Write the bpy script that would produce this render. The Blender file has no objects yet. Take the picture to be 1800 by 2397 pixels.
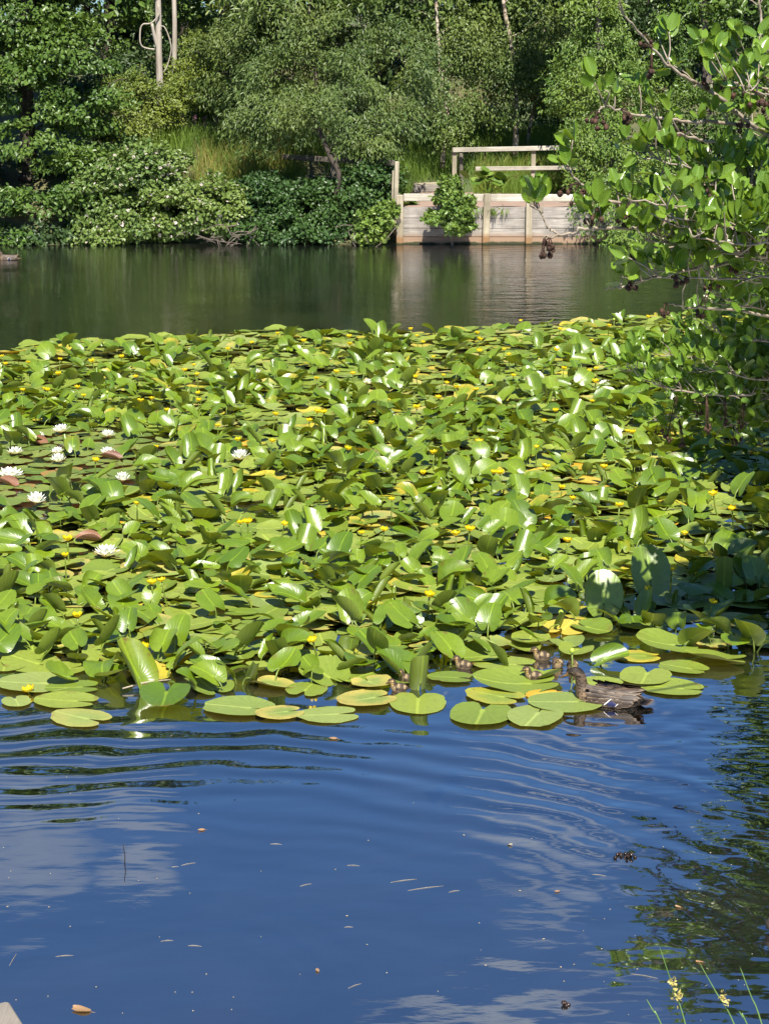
import bpy, math, random
import numpy as np
from mathutils import Vector, Matrix

sc = bpy.context.scene
COL = sc.collection
PI = math.pi
rng = np.random.default_rng(11)
random.seed(11)

# ------------------------------------------------------------------ camera
CAM_H = 3.4
FPX = 4600.0
CX, CY = 900.0, 1198.5
PITCH = math.atan((CY - 149.0) / FPX)
FWD = np.array([0, math.cos(PITCH), -math.sin(PITCH)])
UPV = np.array([0, math.sin(PITCH), math.cos(PITCH)])
cam_d = bpy.data.cameras.new('camera')
cam = bpy.data.objects.new('camera', cam_d)
COL.objects.link(cam)
cam.location = (0, 0, CAM_H)
cam.rotation_euler = (PI / 2 - PITCH, 0, 0)
cam_d.sensor_fit = 'HORIZONTAL'
cam_d.sensor_width = 36
cam_d.lens = 36 * FPX / 1800.0
cam_d.clip_start = 0.1
cam_d.clip_end = 2000
sc.camera = cam


def ray(px, py):
    return FWD + np.array([1.0, 0, 0]) * ((px - CX) / FPX) - UPV * ((py - CY) / FPX)


def at(px, py, Y):
    d = ray(px, py)
    t = Y / d[1]
    return np.array([0, 0, CAM_H]) + d * t


def ground(px, py, z=0.0):
    d = ray(px, py)
    t = (z - CAM_H) / d[2]
    return np.array([0, 0, CAM_H]) + d * t


def proj(p):
    q = np.asarray(p, float) - np.array([0, 0, CAM_H])
    dz = q @ FWD
    return CX + FPX * q[..., 0] / dz, CY - FPX * (q @ UPV) / dz


# ------------------------------------------------------------------ object helpers
def build(name, V, F, mat, uv=None, col=None, smooth=True, mats=None, midx=None):
    """one mesh datablock from arrays; F is an array (n,k) or a list of such arrays"""
    V = np.asarray(V, np.float32).reshape(-1, 3)
    if isinstance(F, np.ndarray):
        F = [F]
    F = [np.asarray(f, np.int32) for f in F if len(f)]
    me = bpy.data.meshes.new(name)
    me.vertices.add(len(V))
    me.vertices.foreach_set('co', V.ravel())
    loops = np.concatenate([f.ravel() for f in F])
    tot = np.concatenate([np.full(len(f), f.shape[1], np.int32) for f in F])
    start = np.concatenate([[0], np.cumsum(tot)[:-1]]).astype(np.int32)
    me.loops.add(len(loops))
    me.loops.foreach_set('vertex_index', loops)
    me.polygons.add(len(tot))
    me.polygons.foreach_set('loop_start', start)
    me.polygons.foreach_set('loop_total', tot)
    me.polygons.foreach_set('use_smooth', np.full(len(tot), bool(smooth)))
    if uv is not None:
        l = me.uv_layers.new(name='UVMap')
        l.data.foreach_set('uv', np.asarray(uv, np.float32)[loops].ravel())
    if col is not None:
        a = me.color_attributes.new('coat', 'FLOAT_COLOR', 'POINT')
        c = np.ones((len(V), 4), np.float32)
        c[:, :3] = col
        a.data.foreach_set('color', c.ravel())
    for m in (mats or [mat]):
        me.materials.append(m)
    if midx is not None:
        me.polygons.foreach_set('material_index', np.asarray(midx, np.int32))
    me.update(calc_edges=True)
    me.validate()
    return me


def link(name, me, parent=None):
    o = bpy.data.objects.new(name, me)
    COL.objects.link(o)
    if parent is not None:
        o.parent = parent
    return o


def tag(o, label=None, cat=None, group=None, kind=None):
    if label:
        o['label'] = label
    if cat:
        o['category'] = cat
    if group:
        o['group'] = group
    if kind:
        o['kind'] = kind
    return o


def thing(name, label, cat, loc=(0, 0, 0), rz=0.0, group=None):
    o = bpy.data.objects.new(name, None)
    COL.objects.link(o)
    o.empty_display_size = 0.1
    o.location = loc
    o.rotation_euler = (0, 0, rz)
    return tag(o, label, cat, group)


def part(name, VF, mat, parent, world=True, **kw):
    V, F = VF
    V = np.asarray(V, float)
    if world and parent is not None:
        V = V - np.array(parent.location)
    return link(name, build(name, V, F, mat, **kw), parent)


def copy_tree(o, parent=None):
    c = o.copy()
    COL.objects.link(c)
    if parent is not None:
        c.parent = parent
    for ch in list(o.children):
        copy_tree(ch, c)
    return c


# ------------------------------------------------------------------ geometry helpers
class MB:
    def __init__(s):
        s.V = []
        s.F = []
        s.n = 0

    def add(s, V, F):
        V = np.asarray(V, float).reshape(-1, 3)
        if isinstance(F, np.ndarray):
            F = [F]
        for f in F:
            if len(f):
                s.F.append(np.asarray(f) + s.n)
        s.V.append(V)
        s.n += len(V)
        return s

    def get(s):
        byk = {}
        for f in s.F:
            byk.setdefault(f.shape[1], []).append(f)
        return np.concatenate(s.V), [np.concatenate(v) for v in byk.values()]


def smooth_path(P, n):
    """Catmull-Rom through rows of P (any dimension)"""
    P = np.asarray(P, float)
    Q = np.vstack([2 * P[0] - P[1], P, 2 * P[-1] - P[-2]])
    out = []
    m = len(P) - 1
    for u in np.linspace(0, m - 1e-6, n):
        i = int(u)
        t = u - i
        a, b, c, d = Q[i], Q[i + 1], Q[i + 2], Q[i + 3]
        out.append(0.5 * ((2 * b) + (-a + c) * t + (2 * a - 5 * b + 4 * c - d) * t * t + (-a + 3 * b - 3 * c + d) * t ** 3))
    return np.array(out)


def tube(P, R, seg=8, sub=0):
    P = np.asarray(P, float)
    R = np.broadcast_to(np.asarray(R, float), (len(P),)).copy()
    if sub:
        A = smooth_path(np.hstack([P, R[:, None]]), sub)
        P, R = A[:, :3], np.maximum(A[:, 3], 1e-4)
    n = len(P)
    T = np.gradient(P, axis=0)
    T /= np.linalg.norm(T, axis=1)[:, None] + 1e-12
    ref = np.array([0, 0, 1.0]) if abs(T[0][2]) < 0.9 else np.array([1.0, 0, 0])
    S = np.cross(T[0], ref)
    S /= np.linalg.norm(S)
    a = np.linspace(0, 2 * PI, seg, endpoint=False)
    V = []
    for i in range(n):
        S = S - T[i] * (S @ T[i])
        S /= np.linalg.norm(S) + 1e-12
        B = np.cross(T[i], S)
        V.append(P[i] + R[i] * (np.cos(a)[:, None] * S + np.sin(a)[:, None] * B))
    V = np.concatenate(V + [P[:1], P[-1:]])
    i, j = np.meshgrid(np.arange(n - 1), np.arange(seg), indexing='ij')
    i, j = i.ravel(), j.ravel()
    k = (j + 1) % seg
    Q = np.stack([i * seg + j, i * seg + k, (i + 1) * seg + k, (i + 1) * seg + j], 1)
    j = np.arange(seg)
    k = (j + 1) % seg
    c0, c1 = n * seg, n * seg + 1
    T3 = np.concatenate([np.stack([k, j, np.full(seg, c0)], 1),
                         np.stack([(n - 1) * seg + j, (n - 1) * seg + k, np.full(seg, c1)], 1)])
    return V, [Q, T3]


def box(c, size, rz=0.0, bev=0.0, jitter=0.0, tilt=0.0):
    """bevelled box by chamfered corner loops"""
    sx, sy, sz = [s / 2 for s in size]
    b = min(bev, sx * .45, sy * .45, sz * .45) if bev else 0
    if b:
        prof = [(-sz, b), (-sz + b, 0), (sz - b, 0), (sz, b)]
    else:
        prof = [(-sz, 0), (sz, 0)]
    V = []
    for z, ins in prof:
        x, y = sx - ins, sy - ins
        if b:
            V += [(-x + b, -y, z), (x - b, -y, z), (x, -y + b, z), (x, y - b, z), (x - b, y, z), (-x + b, y, z), (-x, y - b, z), (-x, -y + b, z)]
        else:
            V += [(-x, -y, z), (x, -y, z), (x, y, z), (-x, y, z)]
    m = 8 if b else 4
    V = np.array(V, float)
    if tilt:
        V[:, 0] += V[:, 2] * tilt
    Q = []
    for k in range(len(prof) - 1):
        for j in range(m):
            Q.append((k * m + j, k * m + (j + 1) % m, (k + 1) * m + (j + 1) % m, (k + 1) * m + j))
    caps = np.array([list(range(m))[::-1], [(len(prof) - 1) * m + j for j in range(m)]])
    cz, s = math.cos(rz), math.sin(rz)
    V = V @ np.array([[cz, s, 0], [-s, cz, 0], [0, 0, 1]]) + np.asarray(c, float)
    return V, [np.array(Q), caps]


def beam(p0, p1, w, h, bev=0.008, up=(0, 0, 1)):
    """rectangular bar between two points, width w across, height h along up"""
    p0, p1 = np.asarray(p0, float), np.asarray(p1, float)
    t = p1 - p0
    L = np.linalg.norm(t)
    t /= L
    u = np.asarray(up, float)
    s = np.cross(t, u)
    s /= np.linalg.norm(s)
    u = np.cross(s, t)
    V, F = box((0, 0, 0), (w, L, h), 0, bev)
    M = np.stack([s, t, u])
    return V @ M + (p0 + p1) / 2, F


def unit(v):
    return v / (np.linalg.norm(v, axis=-1, keepdims=True) + 1e-12)


def leafcards(P, D, Nn, L, W, fold=0.12, narrow=False):
    """many small folded leaves, each 6 vertices and 2 faces"""
    D = unit(D)
    Nn = unit(Nn - D * np.sum(D * Nn, 1)[:, None])
    S = np.cross(D, Nn)
    L = L[:, None]
    W = W[:, None]
    if narrow:
        a, b, wa, wb = .28, .62, .46, .36
    else:
        a, b, wa, wb = .28, .74, .47, .42
    up = Nn * fold * W
    v = np.stack([P, P + D * a * L + S * wa * W + up, P + D * b * L + S * wb * W + up, P + D * L - Nn * 0.1 * L,
                  P + D * b * L - S * wb * W + up, P + D * a * L - S * wa * W + up], 1)
    n = len(P)
    i = np.arange(n)[:, None] * 6
    F = np.concatenate([i + np.array([[0, 1, 2, 3]]), i + np.array([[0, 3, 4, 5]])])
    return v.reshape(-1, 3), F


# ------------------------------------------------------------------ node helpers
def NN(nt, t, props=None, **ins):
    n = nt.nodes.new('ShaderNode' + t)
    for k, v in (props or {}).items():
        setattr(n, k, v)
    for k, v in ins.items():
        key = int(k[1:]) if k[0] == '_' and k[1:].isdigit() else k.replace('_', ' ')
        s = n.inputs[key]
        if isinstance(v, bpy.types.NodeSocket):
            nt.links.new(v, s)
        else:
            if isinstance(v, (tuple, list)) and len(v) == 3 and s.type == 'RGBA':
                v = tuple(v) + (1,)
            s.default_value = v
    return n


def mth(nt, op, a, b=0.0, c=None, clamp=False):
    kw = dict(_0=a, _1=b)
    if c is not None:
        kw['_2'] = c
    n = NN(nt, 'Math', dict(operation=op, use_clamp=clamp), **kw)
    return n.outputs[0]


def mixc(nt, f, a, b, blend='MIX'):
    n = nt.nodes.new('ShaderNodeMix')
    n.data_type = 'RGBA'
    n.blend_type = blend
    for idx, v in ((0, f), (6, a), (7, b)):
        s = n.inputs[idx]
        if isinstance(v, bpy.types.NodeSocket):
            nt.links.new(v, s)
        elif idx == 0:
            s.default_value = v
        else:
            s.default_value = tuple(v) + (1,) if len(v) == 3 else v
    return n.outputs[2]


def ramp(nt, f, *stops):
    n = nt.nodes.new('ShaderNodeValToRGB')
    nt.links.new(f, n.inputs[0])
    e = n.color_ramp.elements
    while len(e) < len(stops):
        e.new(0.5)
    for i, (p, c) in enumerate(stops):
        e[i].position = p
        c = (c, c, c) if isinstance(c, (int, float)) else c
        e[i].color = tuple(c) + (1,)
    return n.outputs[0]


def newmat(name):
    m = bpy.data.materials.new(name)
    m.use_nodes = True
    nt = m.node_tree
    nt.nodes.clear()
    out = nt.nodes.new('ShaderNodeOutputMaterial')
    return m, nt, out


def noise(nt, scale, detail=3, rough=.55, vec=None, dist=0.0):
    kw = dict(Scale=scale, Detail=detail, Roughness=rough, Distortion=dist)
    if vec is not None:
        kw['Vector'] = vec
    return NN(nt, 'TexNoise', None, **kw).outputs['Fac']


def objco(nt, scale=(1, 1, 1)):
    tc = NN(nt, 'TexCoord')
    return NN(nt, 'Mapping', None, Vector=tc.outputs['Object'], Scale=scale).outputs[0]


def foliage(name, c1, c2, rough=.42, spec=.5, trans=.28, accent=None, acc_from=.97):
    m, nt, out = newmat(name)
    rnd = NN(nt, 'NewGeometry').outputs['Random Per Island']
    col = mixc(nt, rnd, c1, c2)
    big = noise(nt, .8, 2, .5, objco(nt))
    col = mixc(nt, ramp(nt, big, (.35, 0), (.7, .55)), col, tuple(min(1, x * y) for x, y in zip(c2, (1.25, 1.1, .8))))
    if accent:
        col = mixc(nt, mth(nt, 'GREATER_THAN', rnd, acc_from), col, accent)
    p = NN(nt, 'BsdfPrincipled', None, Base_Color=col, Roughness=rough)
    p.inputs['Specular IOR Level'].default_value = spec
    tcol = mixc(nt, 1.0, col, (1.5, 1.35, .55), 'MULTIPLY')
    t = NN(nt, 'BsdfTranslucent', None, Color=tcol)
    mx = NN(nt, 'MixShader', None, _0=trans, _1=p.outputs[0], _2=t.outputs[0])
    nt.links.new(mx.outputs[0], out.inputs[0])
    return m


def plain(name, c1, c2, scale=8, rough=.7, stretch=(1, 1, 1), bump=.3, spec=.3, detail=5, bdist=.01):
    m, nt, out = newmat(name)
    co = objco(nt, stretch)
    f = noise(nt, scale, detail, .6, co)
    col = mixc(nt, ramp(nt, f, (.3, 0), (.7, 1)), c1, c2)
    p = NN(nt, 'BsdfPrincipled', None, Base_Color=col, Roughness=rough)
    p.inputs['Specular IOR Level'].default_value = spec
    if bump:
        b = NN(nt, 'Bump', None, Strength=bump, Distance=bdist, Height=f)
        nt.links.new(b.outputs[0], p.inputs['Normal'])
    nt.links.new(p.outputs[0], out.inputs[0])
    return m


M = {}
M['alder_far'] = foliage('alder_far_leaf', (0.0273, 0.0663, 0.0109), (0.0897, 0.156, 0.0281), .4, .38, .16)
M['willow'] = foliage('willow_leaf', (0.0344, 0.0754, 0.0148), (0.1189, 0.1681, 0.041), .45, .4, .14)
M['birch'] = foliage('birch_leaf', (0.0407, 0.0851, 0.0148), (0.1258, 0.1776, 0.0407), .45, .4, .14)
M['sallow'] = foliage('sallow_leaf', (0.0444, 0.1036, 0.0133), (0.1406, 0.2146, 0.037), .45, .4, .14)
M['bramble'] = foliage('bramble_leaf', (0.0429, 0.0936, 0.0156), (0.1287, 0.1911, 0.0429), .45, .4, .14, (.42, .36, .31), .965)
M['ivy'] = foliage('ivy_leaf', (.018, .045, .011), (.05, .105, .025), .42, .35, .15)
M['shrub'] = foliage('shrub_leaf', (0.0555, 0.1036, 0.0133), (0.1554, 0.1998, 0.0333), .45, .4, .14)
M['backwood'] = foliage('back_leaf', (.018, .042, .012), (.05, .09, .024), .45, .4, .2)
M['grass'] = foliage('grass_blade', (0.0595, 0.1275, 0.017), (0.1615, 0.255, 0.0425), .5, .3, .3)
M['drygrass'] = foliage('dry_grass_blade', (.17, .19, .04), (.32, .28, .09), .6, .3, .3)
M['bark'] = plain('grey_brown_bark', (.04, .032, .025), (.17, .14, .11), 14, .9, (1, 1, .25), .8, .2, 6, .03)
M['darkbark'] = plain('dark_bark', (.025, .02, .016), (.075, .06, .045), 14, .9, (1, 1, .25), .8, .2, 6, .03)
M['palebark'] = plain('bleached_dead_wood', (.25, .21, .17), (.50, .45, .38), 9, .85, (1, 1, .12), .6, .2, 6, .02)
M['twig'] = plain('pale_alder_twig', (.16, .12, .085), (.40, .34, .26), 30, .7, (1, 1, 1), .4, .3, 4, .004)
M['cone'] = plain('alder_cone', (.022, .012, .008), (.10, .05, .032), 60, .8, (1, 1, 1), .8, .3, 3, .004)
M['earth'] = plain('bare_earth', (.22, .15, .105), (.40, .29, .21), 2.2, .95, (1, 1, 1), .6, .1, 8, .02)
M['bankearth'] = plain('bank_earth', (.03, .028, .015), (.09, .085, .04), 1.5, .95, (1, 1, 1), .6, .1, 8, .05)


def birchbark():
    m, nt, out = newmat('birch_bark')
    f = noise(nt, 5, 6, .65, objco(nt, (1, 1, 2.6)))
    col = ramp(nt, f, (.40, (.03, .025, .02)), (.47, (.30, .23, .16)), (.62, (.50, .43, .34)))
    p = NN(nt, 'BsdfPrincipled', None, Base_Color=col, Roughness=.8)
    nt.links.new(p.outputs[0], out.inputs[0])
    return m


M['birchbark'] = birchbark()


def oldwood(name, ca, cb, stain=None, stain_top=.25, axis='x'):
    m, nt, out = newmat(name)
    st = {'x': (.35, 6, 6), 'z': (6, 6, .35), 'y': (6, .35, 6)}[axis]
    g = noise(nt, 6, 8, .7, objco(nt, st))
    big = noise(nt, 1.6, 4, .6, objco(nt))
    col = mixc(nt, ramp(nt, g, (.3, 0), (.68, 1)), ca, cb)
    col = mixc(nt, ramp(nt, big, (.35, 0), (.65, .75)), col, tuple(x * .6 for x in ca))
    if stain:
        z = NN(nt, 'SeparateXYZ', None, Vector=NN(nt, 'NewGeometry').outputs['Position']).outputs[2]
        zz = mth(nt, 'ADD', z, mth(nt, 'MULTIPLY', mth(nt, 'SUBTRACT', big, .5), .18))
        f = NN(nt, 'MapRange', None, Value=zz, From_Min=stain_top, From_Max=stain_top * .55, To_Min=0.0, To_Max=1.0).outputs[0]
        col = mixc(nt, f, col, mixc(nt, g, tuple(x * .6 for x in stain), stain))
        f2 = NN(nt, 'MapRange', None, Value=zz, From_Min=.05, From_Max=.02, To_Min=0.0, To_Max=1.0).outputs[0]
        col = mixc(nt, f2, col, (.03, .035, .015))
    p = NN(nt, 'BsdfPrincipled', None, Base_Color=col, Roughness=.85)
    p.inputs['Specular IOR Level'].default_value = .25
    b = NN(nt, 'Bump', None, Strength=.6, Distance=.006, Height=g)
    nt.links.new(b.outputs[0], p.inputs['Normal'])
    nt.links.new(p.outputs[0], out.inputs[0])
    return m


M['plank'] = oldwood('weathered_plank', (.17, .15, .125), (.46, .415, .36), (.30, .20, .13), .22)
M['post'] = oldwood('weathered_post', (.24, .20, .13), (.48, .42, .31), (.26, .15, .07), .22, 'z')
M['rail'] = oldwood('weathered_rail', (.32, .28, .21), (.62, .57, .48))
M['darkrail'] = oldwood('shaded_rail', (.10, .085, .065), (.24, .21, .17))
M['jetty'] = oldwood('jetty_board', (.15, .13, .105), (.30, .27, .225), None, .2, 'y')
# ------------------------------------------------------------------ world, sun, render look
SUN_EL, SUN_AZ = 56.0, 8.0      # sun behind the camera, SUN_AZ degrees to its right
w = bpy.data.worlds.new('World')
sc.world = w
w.use_nodes = True
nt = w.node_tree
nt.nodes.clear()
sky = NN(nt, 'TexSky')
sky.sky_type = 'NISHITA'
sky.sun_disc = False
sky.sun_elevation = math.radians(SUN_EL)
sky.sun_rotation = math.radians(180 - SUN_AZ)
sky.air_density = 1.0
sky.dust_density = 0.25
sky.ozone_density = 3.0
dirv = NN(nt, 'TexCoord').outputs['Generated']
sep = NN(nt, 'SeparateXYZ', None, Vector=dirv)
dz = mth(nt, 'MAXIMUM', sep.outputs[2], .04)
cx_ = mth(nt, 'DIVIDE', sep.outputs[0], dz)
cy_ = mth(nt, 'DIVIDE', sep.outputs[1], dz)
cvec = NN(nt, 'CombineXYZ', None, X=cx_, Y=cy_, Z=0.0).outputs[0]


def cloudblob(x, y, rx, ry):
    a = mth(nt, 'POWER', mth(nt, 'DIVIDE', mth(nt, 'SUBTRACT', cx_, x), rx), 2)
    b = mth(nt, 'POWER', mth(nt, 'DIVIDE', mth(nt, 'SUBTRACT', cy_, y), ry), 2)
    return mth(nt, 'SUBTRACT', 1.0, mth(nt, 'ADD', a, b), clamp=True)


def skyxy(px, py):
    d = ray(px, py)
    return d[0] / -d[2], d[1] / -d[2]


mask = None
for (px, py, rx, ry) in ((1290, 1790, .2, .5), (40, 1990, .14, .26), (120, 1780, .25, .25), (330, 2020, .08, .12), (1150, 2380, .25, .06), (1260, 2130, .08, .1)):
    x, y = skyxy(px, py)
    b = cloudblob(x, y, rx, ry)
    mask = b if mask is None else mth(nt, 'MAXIMUM', mask, b)
cn = noise(nt, 4.2, 9, .62, cvec, .35)
far = noise(nt, .55, 6, .55, cvec, .2)
cl = mth(nt, 'ADD', mth(nt, 'MULTIPLY', mask, .75), mth(nt, 'SUBTRACT', cn, .82))
cl = ramp(nt, mth(nt, 'MAXIMUM', cl, mth(nt, 'MULTIPLY', mth(nt, 'SUBTRACT', far, .60), 1.2)), (.02, 0), (.55, .6))
skycol = mixc(nt, 1.0, sky.outputs[0], (.70, .98, 1.34), 'MULTIPLY')
skymix = mixc(nt, cl, skycol, (6.2, 6.7, 7.4))
bg = NN(nt, 'Background', None, Color=skymix, Strength=.050)
wo = nt.nodes.new('ShaderNodeOutputWorld')
nt.links.new(bg.outputs[0], wo.inputs[0])

sl = bpy.data.lights.new('sun', 'SUN')
sl.energy = 5.0
sl.angle = math.radians(.5)
sl.color = (1.0, .95, .86)
so = bpy.data.objects.new('sun', sl)
COL.objects.link(so)
el, az = math.radians(SUN_EL), math.radians(SUN_AZ)
tosun = Vector((math.sin(az) * math.cos(el), -math.cos(az) * math.cos(el), math.sin(el)))
so.rotation_euler = tosun.to_track_quat('Z', 'Y').to_euler()
so.location = (4, -8, 14)

sc.view_settings.view_transform = 'Standard'
sc.view_settings.look = 'None'
sc.view_settings.exposure = 1.08
sc.view_settings.gamma = 1.0
sc.cycles.max_bounces = 7
sc.cycles.diffuse_bounces = 3
sc.cycles.glossy_bounces = 3
sc.cycles.transmission_bounces = 3
sc.cycles.use_denoising = True
sc.cycles.sample_clamp_indirect = 6.0


# ------------------------------------------------------------------ terrain
def sstep(x, a, b):
    t = np.clip((x - a) / (b - a), 0, 1)
    return t * t * (3 - 2 * t)


def land(x, y):
    """height of the ground over the whole place"""
    x, y = np.asarray(x, float), np.asarray(y, float)
    wob = .18 * np.sin(x * 1.3 + .4) + .1 * np.sin(x * 3.1)
    dfar = y - (38.35 + np.where((x > .1) & (x < 4.4), 0, wob))
    h = -.8 + .8 * sstep(dfar, -2.2, 0.0)
    left = .55 * sstep(dfar, 0, 1.0) + 1.1 * sstep(dfar, .6, 4.0) + 1.0 * sstep(dfar, 3.5, 7.5) + 1.2 * sstep(dfar, 8, 22)
    right = .45 * sstep(dfar, 0, 1.0) + .45 * sstep(dfar, 4.6, 5.4) + .75 * sstep(dfar, 5.2, 10.0) + 2.2 * sstep(dfar, 10, 26)
    k = sstep(x, -2.0, .1)
    h = h + left * (1 - k) + right * k
    dk = (x > .3) & (x < 4.35) & (dfar > 0.02) & (dfar < 4.7)
    h = np.where(dk, .70 + .012 * np.sin(x * 5 + y * 3), h)
    h = h + np.where(y > 70, 3 * sstep(y, 70, 150), 0)
    near = sstep(y, 4.9, 1.8)
    h = np.maximum(h, -.8 + 2.55 * near)
    rb = x - np.maximum(3.2, .225 * y + 1.7)
    h = np.maximum(h, -.8 + 1.4 * sstep(rb, -.8, .8) + 1.2 * sstep(rb, 1, 9))
    lb = -x - np.maximum(6.0, .225 * y + 3.2)
    h = np.maximum(h, -.8 + 1.4 * sstep(lb, -.8, .8) + 1.2 * sstep(lb, 1, 9))
    return h


gx = np.unique(np.round(np.concatenate([np.linspace(-400, -40, 14), np.linspace(-40, -12, 24), np.linspace(-12, 12, 181), np.linspace(12, 40, 24), np.linspace(40, 400, 14)]), 4))
gy = np.unique(np.round(np.concatenate([np.linspace(-200, -10, 10), np.linspace(-10, 36, 70), np.linspace(36, 52, 150), np.linspace(52, 90, 30), np.linspace(90, 500, 16)]), 4))
X, Y = np.meshgrid(gx, gy, indexing='ij')
Z = land(X, Y)
n0, n1 = len(gx), len(gy)
i, j = np.meshgrid(np.arange(n0 - 1), np.arange(n1 - 1), indexing='ij')
i, j = i.ravel(), j.ravel()
Fq = np.stack([i * n1 + j, (i + 1) * n1 + j, (i + 1) * n1 + j + 1, i * n1 + j + 1], 1)
m, nt, out = newmat('ground_soil')
co = objco(nt)
f1 = noise(nt, 2.3, 8, .65, co)
f2 = noise(nt, .35, 3, .5, co)
soil = mixc(nt, ramp(nt, f1, (.3, 0), (.7, 1)), (.05, .045, .02), (.13, .12, .045))
soil = mixc(nt, ramp(nt, f2, (.45, 0), (.6, 1)), soil, (.06, .085, .025))
ps = NN(nt, 'SeparateXYZ', None, Vector=NN(nt, 'NewGeometry').outputs['Position'])
inx = mth(nt, 'MULTIPLY', mth(nt, 'GREATER_THAN', ps.outputs[0], .28), mth(nt, 'LESS_THAN', ps.outputs[0], 4.35))
iny = mth(nt, 'MULTIPLY', mth(nt, 'GREATER_THAN', ps.outputs[1], 38.2), mth(nt, 'LESS_THAN', mth(nt, 'ADD', ps.outputs[1], mth(nt, 'MULTIPLY', f1, .8)), 43.4))
sand = mixc(nt, f1, (.17, .11, .08), (.34, .24, .18))
soil = mixc(nt, mth(nt, 'MULTIPLY', inx, iny), soil, sand)
p = NN(nt, 'BsdfPrincipled', None, Base_Color=soil, Roughness=.95)
b = NN(nt, 'Bump', None, Strength=.6, Distance=.04, Height=f1)
nt.links.new(b.outputs[0], p.inputs['Normal'])
nt.links.new(p.outputs[0], out.inputs[0])
tag(link('ground', build('ground', np.stack([X.ravel(), Y.ravel(), Z.ravel()], 1), Fq, m)), kind='structure')


# ------------------------------------------------------------------ water
def water_mat():
    m, nt, out = newmat('pond_water')
    tc = NN(nt, 'NewGeometry').outputs['Position']
    sp = NN(nt, 'SeparateXYZ', None, Vector=tc)
    x, y = sp.outputs[0], sp.outputs[1]

    def rings(cx, cy, wl, amp, r0, rw, ph=0., wob=.25, ns=1.4):
        dx = mth(nt, 'SUBTRACT', x, cx)
        dy = mth(nt, 'SUBTRACT', y, cy)
        d = mth(nt, 'SQRT', mth(nt, 'ADD', mth(nt, 'MULTIPLY', dx, dx), mth(nt, 'MULTIPLY', dy, dy)))
        nz = noise(nt, ns, 2, .5, tc)
        dd = mth(nt, 'ADD', d, mth(nt, 'MULTIPLY', nz, wob))
        s = mth(nt, 'SINE', mth(nt, 'ADD', mth(nt, 'MULTIPLY', dd, 2 * PI / wl), ph))
        e = mth(nt, 'DIVIDE', mth(nt, 'SUBTRACT', d, r0), rw)
        env = mth(nt, 'EXPONENT', mth(nt, 'MULTIPLY', mth(nt, 'MULTIPLY', e, e), -1.0))
        return mth(nt, 'MULTIPLY', mth(nt, 'MULTIPLY', s, env), amp)

    hs = []
    # ripples spreading over the open water in front of the lily bed
    c = ground(170, 2560)
    hs.append(rings(c[0], c[1], .235, .0019, ground(300, 1745)[1] - c[1], .85, 0., .42, 1.1))
    # rings around the swimming mallard
    c = ground(1420, 1640)
    hs.append(rings(c[0], c[1], .17, .00045, .3, 1.1, .5, .2))
    hs.append(rings(c[0] + 1.3, c[1] + .5, .27, .0010, 1.3, 1.0, .5, .45))
    for (px, py) in ((1083, 1562), (1320, 1562), (950, 1612)):
        c = ground(px, py)
        hs.append(rings(c[0], c[1], .07, .00035, 0, .3, 0, .02))
    # wind ripple, finer and stronger beyond the lilies
    far = NN(nt, 'MapRange', None, Value=y, From_Min=9.5, From_Max=20.0, To_Min=0.0, To_Max=1.0).outputs[0]
    co = NN(nt, 'Mapping', None, Vector=tc, Scale=(1, 2.6, 1)).outputs[0]
    n1 = noise(nt, 5.5, 3, .55, co)
    n2 = noise(nt, 1.6, 2, .5, tc)
    n3 = noise(nt, .35, 2, .5, tc)
    patch = ramp(nt, n3, (.38, .35), (.62, 1.0))
    hs.append(mth(nt, 'MULTIPLY', mth(nt, 'MULTIPLY', n1, patch), mth(nt, 'ADD', mth(nt, 'MULTIPLY', far, .0060), .0004)))
    right = NN(nt, 'MapRange', None, Value=x, From_Min=.6, From_Max=2.2, To_Min=0.0, To_Max=1.0).outputs[0]
    rn = noise(nt, 2.6, 2, .5, NN(nt, 'Mapping', None, Vector=tc, Scale=(.8, 1.7, 1)).outputs[0])
    hs.append(mth(nt, 'MULTIPLY', rn, mth(nt, 'ADD', mth(nt, 'MULTIPLY', right, .014), .0015)))
    hs.append(mth(nt, 'MULTIPLY', n2, .006))
    h = hs[0]
    for k in hs[1:]:
        h = mth(nt, 'ADD', h, k)
    bump = NN(nt, 'Bump', None, Strength=1.0, Distance=1.0, Height=h)
    # murky brown body with drifting lighter silt near the shore
    silt = noise(nt, .9, 6, .6, tc, 1.2)
    body = mixc(nt, ramp(nt, silt, (.45, 0), (.68, 1)), (.004, .005, .004), (.010, .010, .008))
    shallow = NN(nt, 'MapRange', None, Value=y, From_Min=8.6, From_Max=6.0, To_Min=0.0, To_Max=1.0).outputs[0]
    body = mixc(nt, mth(nt, 'MULTIPLY', shallow, ramp(nt, silt, (.35, .35), (.7, 1))), body, (.016, .018, .018))
    df = NN(nt, 'BsdfDiffuse', None, Color=body)
    gl = NN(nt, 'BsdfGlossy', None, Color=(1., 1., 1.), Roughness=.022, Normal=bump.outputs[0])
    lw = NN(nt, 'LayerWeight', None, Blend=.5, Normal=bump.outputs[0])
    fac = NN(nt, 'MapRange', None, Value=lw.outputs['Facing'], From_Min=.45, From_Max=.95, To_Min=.46, To_Max=.57).outputs[0]
    mx = NN(nt, 'MixShader', None, _0=fac, _1=df.outputs[0], _2=gl.outputs[0])
    nt.links.new(mx.outputs[0], out.inputs[0])
    return m


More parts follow.
